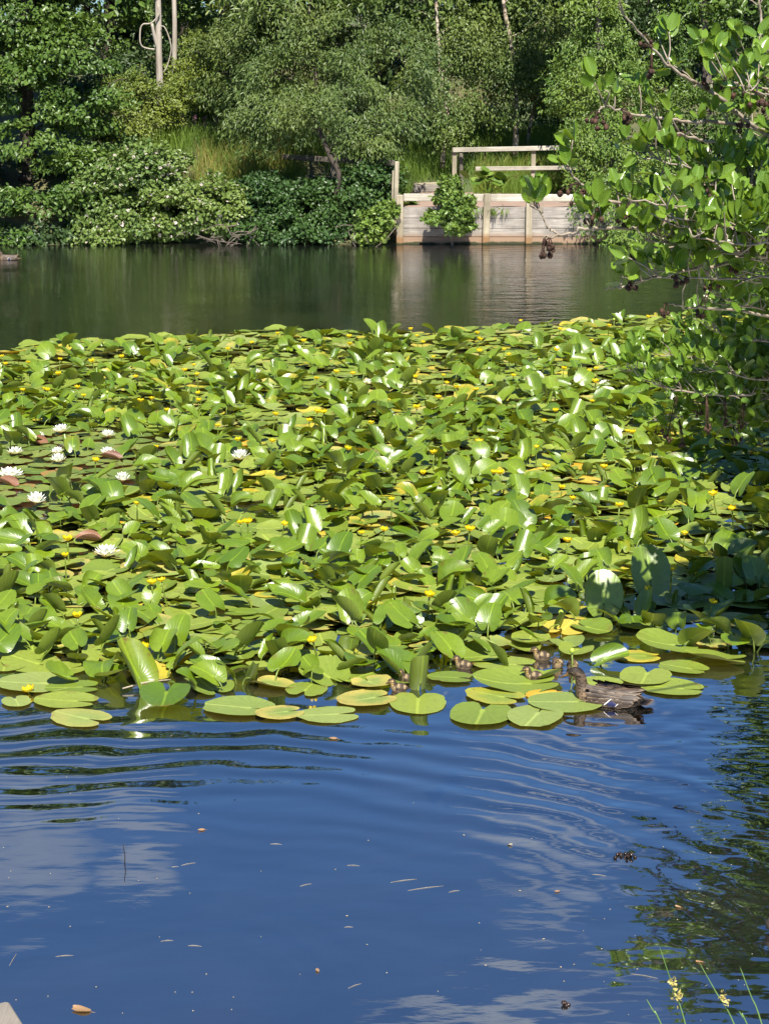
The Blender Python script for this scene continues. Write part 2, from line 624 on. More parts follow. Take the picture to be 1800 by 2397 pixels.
M['water'] = water_mat()
wx = np.array([-60, -20, -8, 8, 20, 60.])
wy = np.array([1., 8, 16, 24, 32, 41.])
X, Y = np.meshgrid(wx, wy, indexing='ij')
i, j = np.meshgrid(np.arange(5), np.arange(5), indexing='ij')
i, j = i.ravel(), j.ravel()
tag(link('water', build('water', np.stack([X.ravel(), Y.ravel(), 0 * X.ravel()], 1), np.stack([i * 6 + j, (i + 1) * 6 + j, (i + 1) * 6 + j + 1, i * 6 + j + 1], 1), M['water'])), kind='structure')


# ------------------------------------------------------------------ trees and bushes
def crown(lobes, n_cl, per, ll, asp, seed, clr=.42, flat=.5, droop=.2, up=.5, narrow=False, big_above=4.6, shell=(.55, 1.0), frame_cull=True):
    """leaf clumps spread through ellipsoid lobes; returns leaf cards and the clump centres"""
    r = np.random.default_rng(seed)
    lobes = np.asarray(lobes, float)
    vol = lobes[:, 3] * lobes[:, 4] + lobes[:, 3] * lobes[:, 5] + lobes[:, 4] * lobes[:, 5]
    k = r.choice(len(lobes), n_cl, p=vol / vol.sum())
    d = unit(r.normal(size=(n_cl, 3)))
    d[:, 1] = np.where(r.random(n_cl) < .35, -np.abs(d[:, 1]), d[:, 1])
    rad = r.uniform(shell[0], shell[1], n_cl)[:, None]
    C = lobes[k, :3] + d * lobes[k, 3:] * rad
    C[:, 2] = np.maximum(C[:, 2], .06)
    cen = lobes[k, :3]
    P, D, Nn, L = [], [], [], []
    for c, ce in zip(C, cen):
        hi = c[2] > big_above
        sc_ = 1.9 if hi else 1.0
        m = max(8, int(per * r.uniform(.6, 1.4) / (2.6 if hi else 1)))
        out = unit(c - ce + 1e-6)
        q = unit(r.normal(size=(m, 3))) * (r.random((m, 1)) ** .45) * np.array([1, 1, flat]) * clr * r.uniform(.6, 1.25)
        # sprays hang at their outer edge
        q[:, 2] -= droop * (q[:, 0] ** 2 + q[:, 1] ** 2) / clr
        hd = r.normal(size=(m, 3)) * .8 + out * .7 + np.array([0, 0, -droop * 2.2])
        nn = r.normal(size=(m, 3)) * .42 + out * .55 + np.array([0, -.18, up])
        P.append(c + q)
        D.append(hd)
        Nn.append(nn)
        L.append(ll * r.uniform(.65, 1.25, m) * sc_)
    P, D, Nn, L = map(np.concatenate, (P, D, Nn, L))
    ok = P[:, 2] > .02
    P, D, Nn, L = P[ok], D[ok], Nn[ok], L[ok]
    return leafcards(P, D, Nn, L, L * asp, narrow=narrow), C


def lobe(px, py, Y, rpx, rpy, ry=None):
    c = at(px, py, Y)
    s = Y / FPX
    return (c[0], c[1], c[2], rpx * s, (ry if ry else .6 * (rpx + rpy) / 2 * s + .25), rpy * s)


def limbs(base_pts, C, n, r0, seed):
    """thin limbs from a trunk line to some of the clump centres"""
    r = np.random.default_rng(seed)
    out = []
    base_pts = np.asarray(base_pts)
    for c in C[r.choice(len(C), min(n, len(C)), replace=False)]:
        dd = np.linalg.norm((base_pts - c) * np.array([1, 1, .6]), axis=1) + np.where(base_pts[:, 2] > c[2], 1.5, 0)
        b = base_pts[np.argmin(dd)]
        mid = (b + c) / 2 + r.normal(size=3) * .12 * np.linalg.norm(c - b) + np.array([0, 0, .1 * np.linalg.norm(c - b)])
        out.append(tube([b, mid, c], [r0, r0 * .6, r0 * .2], 5, 7))
    return out


def tree(name, label, cat, trunk, radii, lobes, n_cl, per, ll, asp, leafm, barkm, seed, group=None, n_limb=14, **kw):
    trunk = np.asarray(trunk, float)
    base = trunk[0].copy()
    t = thing(name, label, cat, tuple(base), group=group)
    (V, F), C = crown(lobes, n_cl, per, ll, asp, seed, **kw)
    part('crown', (V, F), M[leafm], t, smooth=False)
    part('trunk', tube(trunk, radii, 9, max(8, 5 * len(trunk))), M[barkm], t)
    if n_limb:
        sp = smooth_path(trunk, 20)[6:]
        for VF in limbs(sp, C, n_limb, max(.012, radii[-1] * .9), seed):
            part('limb', VF, M[barkm], t)
    return t


def gz(px, Y):
    """point on the ground at image column px and distance Y"""
    x = at(px, 400, Y)[0]
    return np.array([x, Y, float(land(x, Y)) - .05])


def tr(*pts):
    return [at(*p) if len(p) == 3 else np.array(p[0]) for p in pts]


L_ = lobe
# the big dark alder at the left of the far bank
tree('alder_tree', 'large dark glossy broadleaved tree at the left end of the far bank', 'tree',
     [gz(60, 40.6), at(70, 400, 40.7), at(60, 200, 40.8), at(70, -50, 41.2), at(90, -500, 41.6)], [.2, .17, .15, .12, .04],
     [L_(50, 40, 41, 140, 120), L_(150, 130, 40.5, 120, 95), L_(40, 190, 40, 110, 80), L_(175, 255, 40, 105, 60), L_(60, 315, 39.5, 120, 45),
      L_(180, 380, 39.3, 75, 26), L_(90, 470, 38.8, 150, 38), L_(210, 440, 39.0, 60, 22), L_(20, 545, 38.4, 75, 26), L_(-90, 300, 40, 100, 250), L_(-90, 520, 38.6, 90, 60),
      L_(60, -150, 41.5, 210, 130), L_(100, -400, 42, 230, 190), L_(60, -680, 42, 170, 200)],
     300, 190, .10, .66, 'alder_far', 'darkbark', 1, clr=.5, flat=.4, droop=.22, up=.9)
tree('alder_tree', 'dark tree crown behind the pale bleached trunk, left of the clearing', 'tree',
     [gz(250, 50), at(255, 100, 50), at(260, -150, 50), at(280, -500, 50)], [.2, .16, .12, .04],
     [L_(260, 60, 49, 110, 110), L_(330, -20, 49, 130, 90), L_(200, 150, 48.5, 90, 80), L_(465, -10, 51, 80, 60), L_(440, 70, 52, 80, 50), L_(330, -250, 50, 260, 170), L_(420, -480, 50, 230, 190), L_(200, -620, 49, 200, 150)],
     150, 120, .10, .6, 'alder_far', 'darkbark', 2, clr=.55)
tree('sallow_bush', 'olive green bush at the foot of the pale dead trunk', 'bush', [gz(350, 43.2), at(340, 230, 43.1), at(330, 150, 43)], [.05, .04, .015],
     [L_(300, 215, 42.6, 75, 55), L_(362, 250, 42.6, 66, 38), L_(455, 205, 43.4, 80, 45), L_(280, 290, 41.4, 80, 50), L_(420, 170, 45.2, 45, 40)],
     120, 120, .07, .5, 'shrub', 'bark', 3, clr=.35, n_limb=8)
tree('sallow_bush', 'tall yellow green bush between the pale trunks and the crooked willow', 'bush', [gz(545, 44.5), at(540, 150, 44.5), at(550, -20, 44.5)], [.09, .07, .02],
     [L_(530, 110, 44, 75, 70), L_(490, 190, 44, 70, 50), L_(590, 50, 44, 80, 80), L_(470, 110, 46, 45, 55), L_(560, 220, 43.4, 70, 50), L_(560, -60, 45, 100, 60)],
     150, 125, .075, .38, 'shrub', 'bark', 4, clr=.38, droop=.4)
# crooked willow
tree('willow_tree', 'grey green willow with a crooked leaning trunk beside the shaded rail fence', 'tree',
     tr((790, 520, 38.8), (786, 470, 38.75), (793, 405, 38.75), (774, 368, 38.85), (754, 320, 39.0), (738, 275, 39.3), (740, 180, 40.3), (720, 60, 40.8), (740, -120, 41.3), (760, -300, 41.6)),
     [.055, .05, .052, .05, .048, .045, .042, .04, .03, .01],
     [L_(560, 150, 42, 85, 120), L_(650, 60, 41, 130, 90), L_(690, 170, 40, 120, 75), L_(640, 250, 39.8, 85, 50), L_(590, 285, 39.5, 50, 20), L_(690, 265, 39.4, 70, 34), L_(805, 300, 39.4, 60, 36), L_(740, 262, 38.9, 60, 26),
      L_(790, 80, 41, 120, 100), L_(820, 190, 40, 110, 75), L_(880, 275, 39.8, 90, 55), L_(940, 150, 41, 90, 110), L_(850, 345, 39.3, 65, 32), L_(650, 318, 39.4, 60, 18),
      L_(690, -100, 42, 240, 120), L_(760, -280, 42.5, 190, 110)],
     340, 190, .095, .36, 'willow', 'darkbark', 5, clr=.42, flat=.7, droop=.5, up=.55, shell=(.72, 1.06), narrow=True, n_limb=30)  # dark bark puts the crown's shade into the trunk colour
# birches
G_B = 'slender birches behind the landing stage'
tree('birch_tree', 'birch with a speckled white trunk behind the left end of the landing stage', 'tree',
     tr((1035, 392, 44.2), (1040, 330, 44.2), (1050, 290, 44.2), (1036, 210, 44.2), (1030, 150, 44.2), (1024, 60, 44.2), (1018, -60, 44.3), (1015, -260, 44.4)), [.06, .052, .05, .045, .042, .038, .03, .01],
     [L_(1060, 250, 44, 65, 60), L_(1000, 170, 44.4, 70, 70), L_(1085, 90, 44.6, 85, 90), L_(1000, 20, 44.8, 80, 80), L_(1030, -150, 45, 150, 130), L_(1075, 300, 43.6, 45, 28)],
     170, 125, .06, .62, 'birch', 'birchbark', 6, group=G_B, clr=.38, droop=.75, flat=.9, up=.3)
tree('birch_tree', 'birch with a tall brown trunk right of centre behind the top rail', 'tree',
     tr((1206, 365, 45.0), (1208, 300, 45), (1206, 200, 45), (1196, 100, 45), (1178, 0, 45), (1165, -200, 45)), [.07, .065, .055, .05, .042, .01],
     [L_(1170, 160, 45, 80, 75), L_(1240, 60, 45.6, 110, 100), L_(1150, 20, 46, 90, 80), L_(1255, 170, 45.2, 80, 60), L_(1150, 245, 44.8, 60, 30), L_(1180, -150, 46, 190, 130)],
     210, 125, .065, .6, 'birch', 'birchbark', 7, group=G_B, clr=.4, droop=.7, flat=.85, up=.3)
tree('birch_tree', 'thin leaning birch with a reddish trunk in the dark gap under the trees', 'tree',
     tr((1234, 360, 46.5), (1238, 310, 46.5), (1248, 260, 46.6), (1262, 180, 46.8), (1275, 60, 47)), [.045, .04, .035, .03, .01],
     [L_(1280, 210, 46.5, 70, 50), L_(1290, 110, 46.8, 80, 70)], 70, 120, .07, .6, 'birch', 'birchbark', 8, group=G_B, clr=.4, droop=.5)
# right: fresh green sallow hanging over the end of the landing stage
tree('sallow_tree', 'fresh green leafy tree overhanging the right end of the landing stage', 'tree',
     [gz(1440, 41.5), at(1430, 350, 41.5), at(1410, 180, 41.8), at(1400, 0, 42), at(1410, -180, 42.4)], [.13, .11, .09, .06, .02],
     [L_(1400, 90, 42, 100, 100), L_(1345, 200, 41.4, 65, 70), L_(1450, 220, 41, 110, 85), L_(1400, 330, 40.4, 85, 60), L_(1370, 410, 40, 42, 40), L_(1470, 420, 39.8, 110, 75),
      L_(1425, 510, 38.9, 80, 36), L_(1400, 480, 38.4, 45, 60), L_(1460, 545, 38.2, 70, 28), L_(1370, 20, 42.5, 70, 60), L_(1420, -150, 43, 200, 130)],
     330, 130, .078, .42, 'sallow', 'bark', 9, clr=.38, flat=.6, droop=.35, up=.6)
tree('sallow_tree', 'darker tree mass filling the upper right corner behind the alder sprays', 'tree',
     [gz(1660, 42.5), at(1660, 300, 42.5), at(1650, 100, 42.8), at(1640, -150, 43)], [.15, .12, .09, .03],
     [L_(1600, 90, 43, 130, 110), L_(1730, 60, 43.5, 130, 130), L_(1640, 270, 42, 140, 100), L_(1790, 260, 42, 110, 120), L_(1600, 430, 40.4, 110, 80), L_(1740, 450, 40, 130, 90),
      L_(1560, 545, 39, 110, 35), L_(1720, 560, 39, 140, 40), L_(1680, -160, 43.5, 230, 130)],
     330, 120, .085, .5, 'alder_far', 'bark', 10, clr=.45)
# dark wood behind everything
k = 0
for (px, Y, wpx, top, lab) in ((-360, 46, 230, -520, 'dark tree on the far bank beyond the left edge of the view'), (-640, 47, 240, -480, 'outermost dark tree on the far bank to the left'),
                               (2080, 46, 230, -260, 'dark tree on the far bank beyond the right edge of the view'), (2380, 48, 240, -260, 'outermost dark tree on the far bank to the right'), (-60, 55, 260, -620, 'dark tree at the far left behind the broadleaved alder'), (200, 57, 230, -740, 'shadowy tree deep behind the pale trunks'),
                               (430, 56, 230, -880, 'shadowy tree behind the yellow green bush'), (650, 57, 240, -780, 'dark tree behind the willow crown'),
                               (880, 56, 220, -560, 'dark tree behind the left birch'), (1090, 58, 230, -240, 'dark tree in the gap behind the top rail'),
                               (1300, 56, 230, -220, 'dark tree behind the fresh green sallow'), (1520, 57, 240, -230, 'dark tree high behind the alder sprays'),
                               (1750, 56, 250, -260, 'dark tree at the far right behind the wood edge')):
    k += 1
    g = gz(px, Y)
    lo = []
    for q in range(9):
        py = 330 + (top - 330) * q / 8.0
        lo.append(L_(px + random.uniform(-60, 60), py, Y + random.uniform(-1.5, 1.5), wpx * .62, 75 + (330 - top) / 22))
    tree('woodland_tree', lab, 'tree', [g, at(px, 100, Y), at(px + 10, top, Y)], [.2, .15, .03], lo, 165, 110, .13, .55, 'backwood', 'darkbark', 20 + k, group='dark trees of the wood behind', n_limb=6, clr=.75, up=.5, big_above=5.5)

(V, F), C = crown([(x_, 63 + (x_ * 7 % 3), z_, 3.2, 1.6, 2.4) for x_ in np.arange(-18, 19, 4.0) for z_ in (2.0, 5.2, 8.2)], 1500, 75, .26, .7, 39, clr=1.0, big_above=99, up=.02)
tag(link('far_wood', build('far_wood', V, F, M['backwood'], smooth=False)), 'dense dark wood far behind the bank', 'wood', kind='stuff')

# bleached dead trunk with loose vines, and two more pale trunks
t = thing('dead_tree', 'tall bleached dead trunk with loose bare vines curling off it', 'tree', tuple(gz(375, 44)))
P = tr((376, 250, 44), (374, 190, 44), (372, 120, 44), (371, 40, 44), (369, -80, 44), (372, -260, 44), (368, -420, 44))
part('trunk', tube(P, [.085, .078, .07, .068, .06, .05, .02], 10, 26), M['palebark'], t)
part('broken_limb', tube(tr((371, 118, 44), (362, 85, 43.95), (355, 52, 43.9)), [.045, .04, .035], 7, 8), M['palebark'], t)
part('vine', tube(tr((371, 10, 43.9), (372, 32, 43.88), (362, 46, 43.88), (350, 54, 43.88), (336, 55, 43.88), (329, 66, 43.88), (328, 95, 43.88), (334, 108, 43.9), (350, 113, 43.9), (362, 114, 43.92)), .018, 6, 40), M['palebark'], t)
part('vine', tube(tr((376, 60, 43.9), (385, 62, 43.88), (395, 84, 43.88), (401, 112, 43.88), (397, 135, 43.9), (390, 157, 43.9), (383, 168, 43.92)), .014, 6, 30), M['palebark'], t)
t = thing('pale_tree', 'shorter pale trunk just right of the bleached dead one', 'tree', tuple(gz(407, 45.5)))
part('trunk', tube(tr((407, 215, 45.5), (408, 150, 45.5), (409, 60, 45.5), (407, -60, 45.5), (412, -250, 45.5)), [.062, .06, .055, .05, .02], 9, 20), M['palebark'], t)
(V, F), C = crown([L_(430, -120, 46, 90, 80), L_(400, 20, 46.5, 40, 40)], 40, 100, .08, .5, 41)
part('crown', (V, F), M['birch'], t, smooth=False)
t = thing('pale_tree', 'grey trunk standing back in the shade above the willowherb', 'tree', tuple(gz(517, 50)))
part('trunk', tube(tr((515, 200, 50), (516, 90, 50), (522, 20, 50), (530, -120, 50)), [.1, .095, .085, .05], 9, 16), M['bark'], t)
(V, F), C = crown([L_(530, -120, 50, 100, 70)], 36, 100, .09, .5, 42)
part('crown', (V, F), M['birch'], t, smooth=False)

# bramble and ivy along the bank
def bush(name, label, cat, lobes, n_cl, per, ll, asp, mat, seed, **kw):
    (V, F), C = crown(lobes, n_cl, per, ll, asp, seed, **kw)
    c = np.mean(np.asarray(lobes)[:, :3], axis=0)
    t = thing(name, label, cat, (c[0], c[1], float(land(c[0], c[1]))))
    part('foliage', (V, F), M[mat], t, smooth=False)
    b = np.array([[c[0] + dx, c[1] + .3, max(0.05, float(land(c[0] + dx, c[1] + .3)))] for dx in np.linspace(-.8, .8, 5)])
    for VF in limbs(b, C, 9, .012, seed):
        part('stem', VF, M['bark'], t)
    return t


bush('bramble_bush', 'large pale flowering bramble mound spilling to the water left of the dark ivy', 'bush',
     [L_(240, 475, 38.9, 75, 75), L_(330, 420, 39.2, 95, 75), L_(420, 482, 38.9, 105, 60), L_(500, 458, 39.1, 72, 50), L_(300, 362, 40.2, 80, 30), L_(385, 380, 40.2, 60, 22),
      L_(530, 500, 38.8, 50, 45), L_(230, 545, 38.4, 55, 24), L_(330, 530, 38.6, 90, 36)], 300, 130, .075, .8, 'bramble', 50, clr=.27, up=.7, flat=.6, shell=(.72, 1.05))
bush('shade_filler_bush', 'dark leaves added as shade in the gap behind the top rail of the sunlit fence', 'bush',  # dark leaf mass added so this gap reads as shade
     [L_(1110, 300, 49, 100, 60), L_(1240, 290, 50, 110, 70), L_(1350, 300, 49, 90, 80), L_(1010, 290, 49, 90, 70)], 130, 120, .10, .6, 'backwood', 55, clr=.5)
bush('shade_filler_bush', 'dark leaves added for shade deep under the lowest boughs of the big left tree', 'bush',  # dark filler leaves added to keep the space under the boughs shadowy
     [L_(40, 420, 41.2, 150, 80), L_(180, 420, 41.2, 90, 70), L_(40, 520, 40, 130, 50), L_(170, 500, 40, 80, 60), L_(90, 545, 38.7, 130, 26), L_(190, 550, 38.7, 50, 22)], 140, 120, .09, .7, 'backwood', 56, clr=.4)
bush('shade_filler_bush', 'dark shade leaves added high up between the big left tree and the pale trunks', 'bush',  # more dark leaves added to fill the holes between the trees with shade
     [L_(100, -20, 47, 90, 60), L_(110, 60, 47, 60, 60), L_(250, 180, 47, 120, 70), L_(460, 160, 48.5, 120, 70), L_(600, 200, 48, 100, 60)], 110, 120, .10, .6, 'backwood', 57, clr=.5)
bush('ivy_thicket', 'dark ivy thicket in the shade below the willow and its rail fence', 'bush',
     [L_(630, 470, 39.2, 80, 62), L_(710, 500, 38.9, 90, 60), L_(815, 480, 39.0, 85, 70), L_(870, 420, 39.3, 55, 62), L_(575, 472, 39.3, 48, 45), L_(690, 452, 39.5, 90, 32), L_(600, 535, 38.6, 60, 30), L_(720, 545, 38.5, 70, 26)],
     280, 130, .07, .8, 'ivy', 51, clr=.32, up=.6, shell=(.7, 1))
bush('sapling_bush', 'small bright bush at the left post of the landing stage', 'bush',
     [L_(880, 520, 38.3, 36, 36), L_(860, 550, 38.2, 28, 14), L_(905, 495, 38.4, 22, 24)], 50, 70, .085, .65, 'sallow', 52, clr=.18, up=.6)
bush('sallow_bush', 'low dark bush trailing into the water right of the landing stage', 'bush',
     [L_(1500, 520, 38.7, 90, 50), L_(1600, 540, 38.6, 110, 40), L_(1720, 520, 38.8, 120, 55), L_(1820, 520, 38.9, 90, 70)], 150, 120, .08, .5, 'alder_far', 54, clr=.3, up=.6)
t = tree('sapling_bush', 'leafy sapling growing in front of the plank wall, shading the boards', 'bush',
         [np.array([*ground(1058, 573)[:2], -.1]) + np.array([0, -.25, 0]), at(1055, 520, 37.85), at(1050, 470, 37.9), at(1052, 425, 38.0)], [.03, .026, .02, .008],
         [L_(1045, 475, 37.8, 34, 34), L_(1078, 490, 37.75, 28, 28), L_(1050, 432, 37.95, 24, 22), L_(1022, 505, 37.8, 22, 12), L_(1075, 525, 37.7, 26, 12), L_(1090, 460, 37.9, 18, 14)],
         80, 62, .085, .68, 'sallow', 'bark', 53, clr=.17, up=.5, n_limb=14)
# roots and dead stems at the waterline
mb = MB()
r = np.random.default_rng(60)
for q in range(30):
    px = r.uniform(425, 600) if q < 20 else r.uniform(810, 930)
    p0 = ground(px, 574) + np.array([0, .1, r.uniform(.05, .4)])
    p1 = p0 + np.array([r.normal() * .35, -r.uniform(.05, .45), -r.uniform(.0, .3)])
    p1[2] = max(p1[2], -.02)
    mb.add(*tube([p0, (p0 + p1) / 2 + r.normal(size=3) * .06, p1], [.012, .011, .006], 5, 6))
o = link('driftwood', build('driftwood', *mb.get(), M['bark']))
tag(o, 'tangle of bare dead stems and roots along the far waterline', 'driftwood', kind='stuff')


# ------------------------------------------------------------------ grass
def blades(P, H, lean, Wd, seed):
    r = np.random.default_rng(seed)
    n = len(P)
    a = r.uniform(0, 2 * PI, n)
    side = np.stack([np.cos(a), np.sin(a), 0 * a], 1)
    b = r.uniform(0, 2 * PI, n)
    ln = np.stack([np.cos(b), np.sin(b), 0 * b], 1) * (lean * r.uniform(.2, 1.2, n) * H)[:, None]
    up = np.array([0, 0, 1.0])
    v = np.stack([P - side * Wd / 2, P + side * Wd / 2,
                  P + up * (H * .55)[:, None] + ln * .35 + side * Wd * .4, P + up * (H * .55)[:, None] + ln * .35 - side * Wd * .4,
                  P + up * (H * .97)[:, None] + ln], 1)
    i = np.arange(n)[:, None] * 5
    return v.reshape(-1, 3), [i + np.array([[0, 1, 2, 3]]), i + np.array([[3, 2, 4]])]


def meadow(name, label, polys, n, h, mat, seed, wd=.012, lean=.5):
    r = np.random.default_rng(seed)
    P = []
    for (x0, x1, y0, y1, wgt) in polys:
        m = int(n * wgt)
        x = r.uniform(x0, x1, m)
        y = r.uniform(y0, y1, m)
        keep = np.sin(x * 2.1 + seed) + np.sin(y * 2.7) + r.normal(size=m) * .9 > -.9
        x, y = x[keep], y[keep]
        P.append(np.stack([x, y, land(x, y) - .02], 1))
    P = np.concatenate(P)
    H = h * r.uniform(.45, 1.25, len(P))
    return tag(link(name, build(name, *blades(P, H, lean, wd, seed), M[mat], smooth=False)), label, 'grass', kind='stuff')


meadow('grass', 'tall green grass on the clearing and behind the landing stage', [(-5.2, -1.6, 40.2, 46, .45), (.35, 5.6, 43.3, 48.5, .42), (.28, .52, 41.0, 43.4, .03), (-1.6, .3, 41.5, 47, .2), (1.9, 5.2, 42.2, 43.6, .1)], 26000, .48, 'grass', 70)
meadow('dry_grass', 'straw coloured dry grass on the clearing and by the rails', [(-3.9, -2.5, 40.0, 42.0, .2), (-2.9, -1.9, 40.8, 42.2, .2), (2.0, 5.2, 42.6, 45, .25)], 7500, .42, 'drygrass', 71)
meadow('bank_grass', 'low grass and weeds on the near bank', [(-6, 6, -2, 3.9, 1.0)], 9000, .2, 'grass', 72)

# willowherb spikes
M['willowherb'] = foliage('willowherb_petal', (.42, .20, .38), (.55, .32, .5), .6, .2, .3)
for q, (px, py, lab) in enumerate(((426, 292, 'leftmost purple willowherb spike above the clearing'), (456, 290, 'purple willowherb spike second from the left above the clearing'),
                                   (480, 293, 'purple willowherb spike third from the left above the clearing'), (505, 290, 'rightmost purple willowherb spike above the clearing'))):
    Y = 43.6
    tip = at(px, py - 22, Y)
    b = np.array([tip[0] + .05, Y, float(land(tip[0], Y))])
    t = thing('willowherb', lab, 'wildflower', tuple(b), group='purple willowherb spikes')
    part('stem', tube([b, (b + tip) / 2 + np.array([.02, 0, 0]), tip], [.008, .006, .003], 5, 6), M['grass'], t)
    r = np.random.default_rng(80 + q)
    n = 60
    s = r.uniform(0, 1, n)
    P = tip - np.array([0, 0, 1]) * (s * .34)[:, None] + r.normal(size=(n, 3)) * (.012 + .03 * s)[:, None]
    part('flower_spike', leafcards(P, r.normal(size=(n, 3)), r.normal(size=(n, 3)), np.full(n, .045), np.full(n, .035)), M['willowherb'], t, smooth=False)

# ------------------------------------------------------------------ landing stage
WY = 38.3
t = thing('landing_stage', 'weathered plank wall with posts and one rail holding up the earth landing', 'landing stage', (2.6, WY, 0))
x0, x1 = at(930, 500, WY)[0], 4.45
zs = [-.12, .135, .30, .495, .71]
for q in range(4):
    h = zs[q + 1] - zs[q] - .010
    part('plank', box(((x0 + x1) / 2, WY + .03 - (.014 if q == 0 else .004 * (q % 2)), (zs[q] + zs[q + 1]) / 2), (x1 - x0, .05, h), 0, .002), M['plank'], t, smooth=False)
ztop = at(938, 458, WY - .1)[2]
for (px, topy, wd) in ((936, 455, .13), (1138, 452, .13), (1238, 452, .12)):
    X_ = at(px, 500, WY - .06)[0]
    zt = at(px, topy, WY - .06)[2]
    part('post', box((X_, WY - .07, zt / 2 - .3), (wd, .1, zt + .6), .05 * (px % 3 - 1), .012, tilt=.02 if px == 1138 else 0), M['post'], t, smooth=False)
za, zb = at(950, 462, WY - .14)[2], at(1340, 464, WY - .14)[2]
part('rail', beam((x0 + .12, WY + .01, za), (4.3, WY + .01, zb), .045, .14, .006), M['rail'], t, smooth=False)

t = thing('step', 'single wooden board step at the back of the earth landing', 'step', tuple(at(1000, 440, 42.9)))
a, b = at(968, 441, 42.9), at(1052, 438, 42.9)
part('riser', beam(a, b, .05, .15, .008), M['plank'], t, smooth=False)
part('tread', beam(a + np.array([0, .16, .093]), b + np.array([0, .16, .093]), .3, .035, .006), M['post'], t, smooth=False)

FY = 41.6
t = thing('rail_fence', 'sunlit two rail fence at the back of the landing stage', 'fence', tuple(at(1160, 455, FY)))
for (px, ty, by) in ((1063, 345, 462), (1247, 344, 452), (1420, 343, 450)):
    p0, p1 = at(px, by, FY), at(px, ty, FY)
    part('post', box((p0[0], FY, (p0[2] - .2 + p1[2]) / 2), (.095, .095, p1[2] - p0[2] + .2), 0, .01), M['post'], t, smooth=False)
a, b = at(1060, 350, FY - .075), at(1420, 343, FY - .075)
part('rail', beam(a, b, .045, .095, .006), M['rail'], t, smooth=False)
a, b = at(1113, 394, FY - .075), at(1420, 391, FY - .075)
part('rail', beam(a, b, .045, .085, .006), M['rail'], t, smooth=False)
t = thing('old_post', 'old grey fence post, split and leaning, just right of the tall sunlit one', 'post', tuple(at(1079, 455, FY + .1)))
p0, p1 = at(1079, 462, FY + .12), at(1078, 352, FY + .12)
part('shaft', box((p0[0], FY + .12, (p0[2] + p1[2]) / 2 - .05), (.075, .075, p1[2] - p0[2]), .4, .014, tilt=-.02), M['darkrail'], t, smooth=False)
t = thing('gate_post', 'slim tall post at the left corner of the landing stage where the dark fence ends', 'post', tuple(at(928, 480, 38.9)))
p0, p1 = at(926, 500, 38.75), at(926, 377, 38.75)
part('shaft', box((p0[0], 38.75, (p0[2] + p1[2]) / 2 - .3), (.085, .085, p1[2] - p0[2] + .6), .2, .012, tilt=.03), M['post'], t, smooth=False)
part('batten', box((p0[0] - .062, 38.77, (p0[2] + p1[2]) / 2 - .05), (.035, .06, p1[2] - p0[2] - .25), .2, .008, tilt=.03), M['post'], t, smooth=False)

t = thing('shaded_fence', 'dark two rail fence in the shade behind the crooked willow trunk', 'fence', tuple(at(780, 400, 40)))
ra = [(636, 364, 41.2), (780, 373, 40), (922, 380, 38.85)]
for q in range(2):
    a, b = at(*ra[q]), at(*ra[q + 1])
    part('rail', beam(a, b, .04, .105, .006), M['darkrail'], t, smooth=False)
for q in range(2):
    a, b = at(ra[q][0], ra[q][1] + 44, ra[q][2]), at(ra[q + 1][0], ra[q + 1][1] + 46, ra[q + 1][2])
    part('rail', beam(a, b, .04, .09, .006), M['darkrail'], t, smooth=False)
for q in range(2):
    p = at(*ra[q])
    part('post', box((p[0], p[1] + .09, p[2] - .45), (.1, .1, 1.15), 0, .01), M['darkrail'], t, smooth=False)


# butterbur / comfrey clumps by the rails
def broad_clump(label, cx, cy, Y, n, size, spread, seed, mat='sallow'):
    r = np.random.default_rng(seed)
    c = at(cx, cy, Y)
    base = np.array([c[0], Y, float(land(c[0], Y))])
    t = thing('butterbur', label, 'plant', tuple(base))
    mb, ms = MB(), MB()
    for q in range(n):
        hd = unit(np.array([r.normal(), r.normal() * .6 - .5, r.uniform(.1, .5)]))
        top = c + np.array([r.normal() * spread, r.normal() * .12, r.normal() * spread * .45])
        V, F = heart_leaf(r)
        s = size * r.uniform(.7, 1.2)
        y = unit(hd * np.array([1, 1, .35]) + np.array([0, 0, -.25]))
        x = unit(np.cross(y, np.array([0, 0, 1.0]) + r.normal(size=3) * .3))
        z = np.cross(x, y)
        mb.add(V * s @ np.stack([x, y, z]) + top, F)
        ms.add(*tube([base + r.normal(size=3) * .03, (base + top) / 2 + np.array([0, 0, .05]), top], [.008, .007, .005], 5, 5))
    part('foliage', mb.get(), M[mat], t)
    part('stems', ms.get(), M['grass'], t)


def heart_leaf(r):
    a = np.linspace(-2.75, 2.75, 15)
    rad = .5 + .16 * np.cos(a) - .06 * np.cos(2 * a) + r.normal(size=15) * .015
    V = [(0, 0, 0)]
    for f in (.5, 1.0):
        for q in range(15):
            V.append((math.sin(a[q]) * rad[q] * f, math.cos(a[q]) * rad[q] * f + .0, .16 * (f * abs(math.sin(a[q]))) - .12 * f * f * max(0, math.cos(a[q])) + .02 * math.sin(6 * a[q]) * f))
    Q = [(1 + q, 2 + q, 17 + q, 16 + q) for q in range(14)]
    T = [(0, 2 + q, 1 + q) for q in range(14)]
    return np.array(V), [np.array(Q), np.array(T)]


